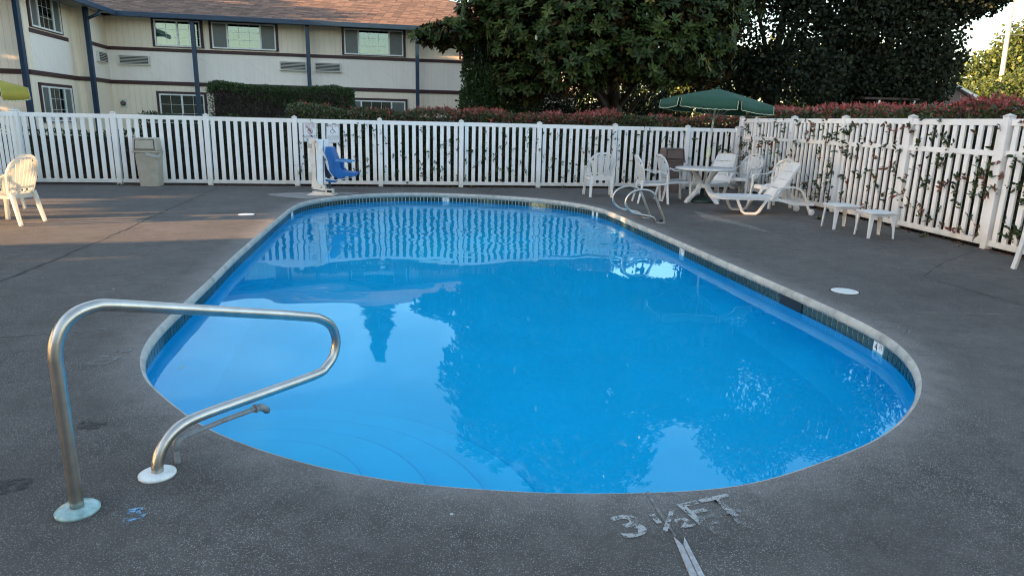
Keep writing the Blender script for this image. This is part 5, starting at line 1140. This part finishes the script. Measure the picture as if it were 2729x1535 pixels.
# ------------------------------------------------------------------ signs on the fence
fy = lambda x: 14.69 + (x + 10.55) * FD.y / FD.x
def sign(label, x, z, W_=.31, H_=.42):
    t = thing("pool_sign", label, "sign", (x + FD.y * .02, fy(x) - .026, z), FA, "pool lift signs on the back fence")
    build("board", MB().box(-W_ / 2, W_ / 2, -.004, 0, -H_ / 2, H_ / 2), 'sign', t)
    b_ = MB(); w_, h_, q = W_ / 2 - .012, H_ / 2 - .012, .003
    rr_ = bez([(-w_ + .02, -h_), (0, -h_), (w_ - .02, -h_), (w_, -h_ + .02), (w_, 0), (w_, h_ - .02), (w_ - .02, h_), (0, h_), (-w_ + .02, h_), (-w_, h_ - .02), (-w_, 0), (-w_, -h_ + .02)], 3, True)
    b_.tube([(p.x, -.0045, p.y) for p in rr_], .0035, 4, up=(0, 1, 0), closed=True); build("border", b_, 'signnavy', t); return t
RX = Matrix.Rotation(R(90), 4, 'X')
def st(t, s, z, size, mat, sx=1.0): text("lettering", s, size, mat, t, Matrix.Translation((0, -.006, z)) @ RX, sx=sx)
s1 = sign("left white sign with red KEEP OFF POOL LIFT text and crossed symbol", -4.66, 1.21)
st(s1, "KEEP OFF", .165, .048, 'signred'); st(s1, "POOL LIFT", .125, .048, 'signred'); st(s1, "LIFT IS NOT A TOY", .09, .026, 'signred')
for k, l_ in enumerate(("FOR PERSONS", "NEEDING ACCESS", "ASSISTANCE", "ONLY")): st(s1, l_, -.075 - k * .034, .033, 'signnavy')
s2 = sign("right white sign with POOL LIFT heading and wheelchair symbol", -4.17, 1.19, .30, .42)
st(s2, "POOL LIFT", .165, .052, 'signred')
for k, l_ in enumerate(("USE OF THE POOL LIFT IS LIMITED", "TO PERSONS NEEDING ASSISTANCE", "WHEN ENTERING OR LEAVING POOL", "MAXIMUM LOAD IS POSTED ON LIFT", "ASK THE FRONT DESK FOR HELP", "BEFORE USING THIS LIFT")): st(s2, l_, -.045 - k * .025, .016, 'signnavy')
def wheelchair(t, cx_, cz_, s_, mat):
    w_ = MB(); arc = [(cx_ + s_ * (-.1 + .42 * math.cos(a)), -.006, cz_ + s_ * (-.25 + .42 * math.sin(a))) for a in [R(110 + 250 * k / 18) for k in range(19)]]
    w_.tube(arc, .05 * s_, 4, up=(0, 1, 0)); w_.tube([(cx_ - .05 * s_, -.006, cz_ + .45 * s_), (cx_ + .02 * s_, -.006, cz_ + .0 * s_), (cx_ + .38 * s_, -.006, cz_ - .02 * s_), (cx_ + .60 * s_, -.006, cz_ - .45 * s_), (cx_ + .75 * s_, -.006, cz_ - .40 * s_)], .065 * s_, 4, up=(0, 1, 0))
    w_.tube([(cx_, -.006, cz_ + .22 * s_), (cx_ + .32 * s_, -.006, cz_ + .22 * s_)], .04 * s_, 4, up=(0, 1, 0)); w_.lathe([(.10 * s_, 0), (.10 * s_, .004)], 12, T=Matrix.Translation((cx_ - .06 * s_, -.004, cz_ + .62 * s_)) @ RX)
    build("wheelchair_symbol", w_, mat, t)
wheelchair(s2, .0, .07, .095, 'signnavy'); wheelchair(s1, .0, .02, .055, 'signnavy')
rg = MB(); rg.tube([(.055 * math.cos(2 * math.pi * k / 28), -.007, .02 + .055 * math.sin(2 * math.pi * k / 28)) for k in range(28)], .0045, 4, up=(0, 1, 0), closed=True); rg.tube([(-.038, -.0075, .058), (.038, -.0075, -.018)], .0045, 4, up=(0, 1, 0)); build("prohibition_ring", rg, 'signred', s1)

# ------------------------------------------------------------------ weeds and small litter
def weed(label, x, y, s_, n=22):
    t = thing("weed", label, "weed", (x, y, 0), group="weeds in the deck joints"); d = unit(n); d[:, 2] = np.abs(d[:, 2]) * .7 + .1
    link("blades", leaf_mesh("blades", rng.normal(0, .02, (n, 3)) * np.array([1, 1, 0]), d, unit(n) * .3 + up3, s_ * rng.uniform(.6, 1.2, n), s_ * .18, rng.uniform(.3, 1, n), 'laurel', .1), t)
weed("small weed sprouting in the deck below the front lounger wheel", 5.42, 12.0, .10, 40)
weed("weed at the foot of the right fence near the second side table", 6.22, 10.2, .09); weed("weed at the foot of the right fence by the frame edge", 6.62, 8.55, .09)
for (x, y, lb) in ((1.2, 16.75, "weed at the back fence base left of the lone chair"), (2.9, 17.0, "weed at the back fence base right of the lone chair"), (-1.0, 16.2, "weed at the back fence base behind the middle of the pool"), (-8.6, 14.9, "weed at the back fence base left of the beige trash can")):
    weed(lb, x, y - .06, .10)
n = 1400; u = rng.random(n); PL = np.where((u < .55)[:, None], np.array(bp_[1]) + (np.array(bp_[9]) - np.array(bp_[1])) * rng.random((n, 1)) + np.array([0, -.05, 0]), np.array(rp[1]) + (np.array(rp[7]) - np.array(rp[1])) * rng.random((n, 1)) + np.array([-.06, 0, 0])) + rng.normal(0, .07, (n, 3)) * np.array([1, 1, 0]) + np.array([0, 0, .006])
ll = leaf_mesh("fallen_leaves", PL, unit(n) * np.array([1, 1, .15]), np.tile(up3, (n, 1)) + unit(n) * .3, .05, .03, rng.uniform(.5, .8, n), 'photinia'); tag(link("fallen_leaves", ll), "dry brown leaves gathered along the foot of the white fences", "leaves", kind="stuff")
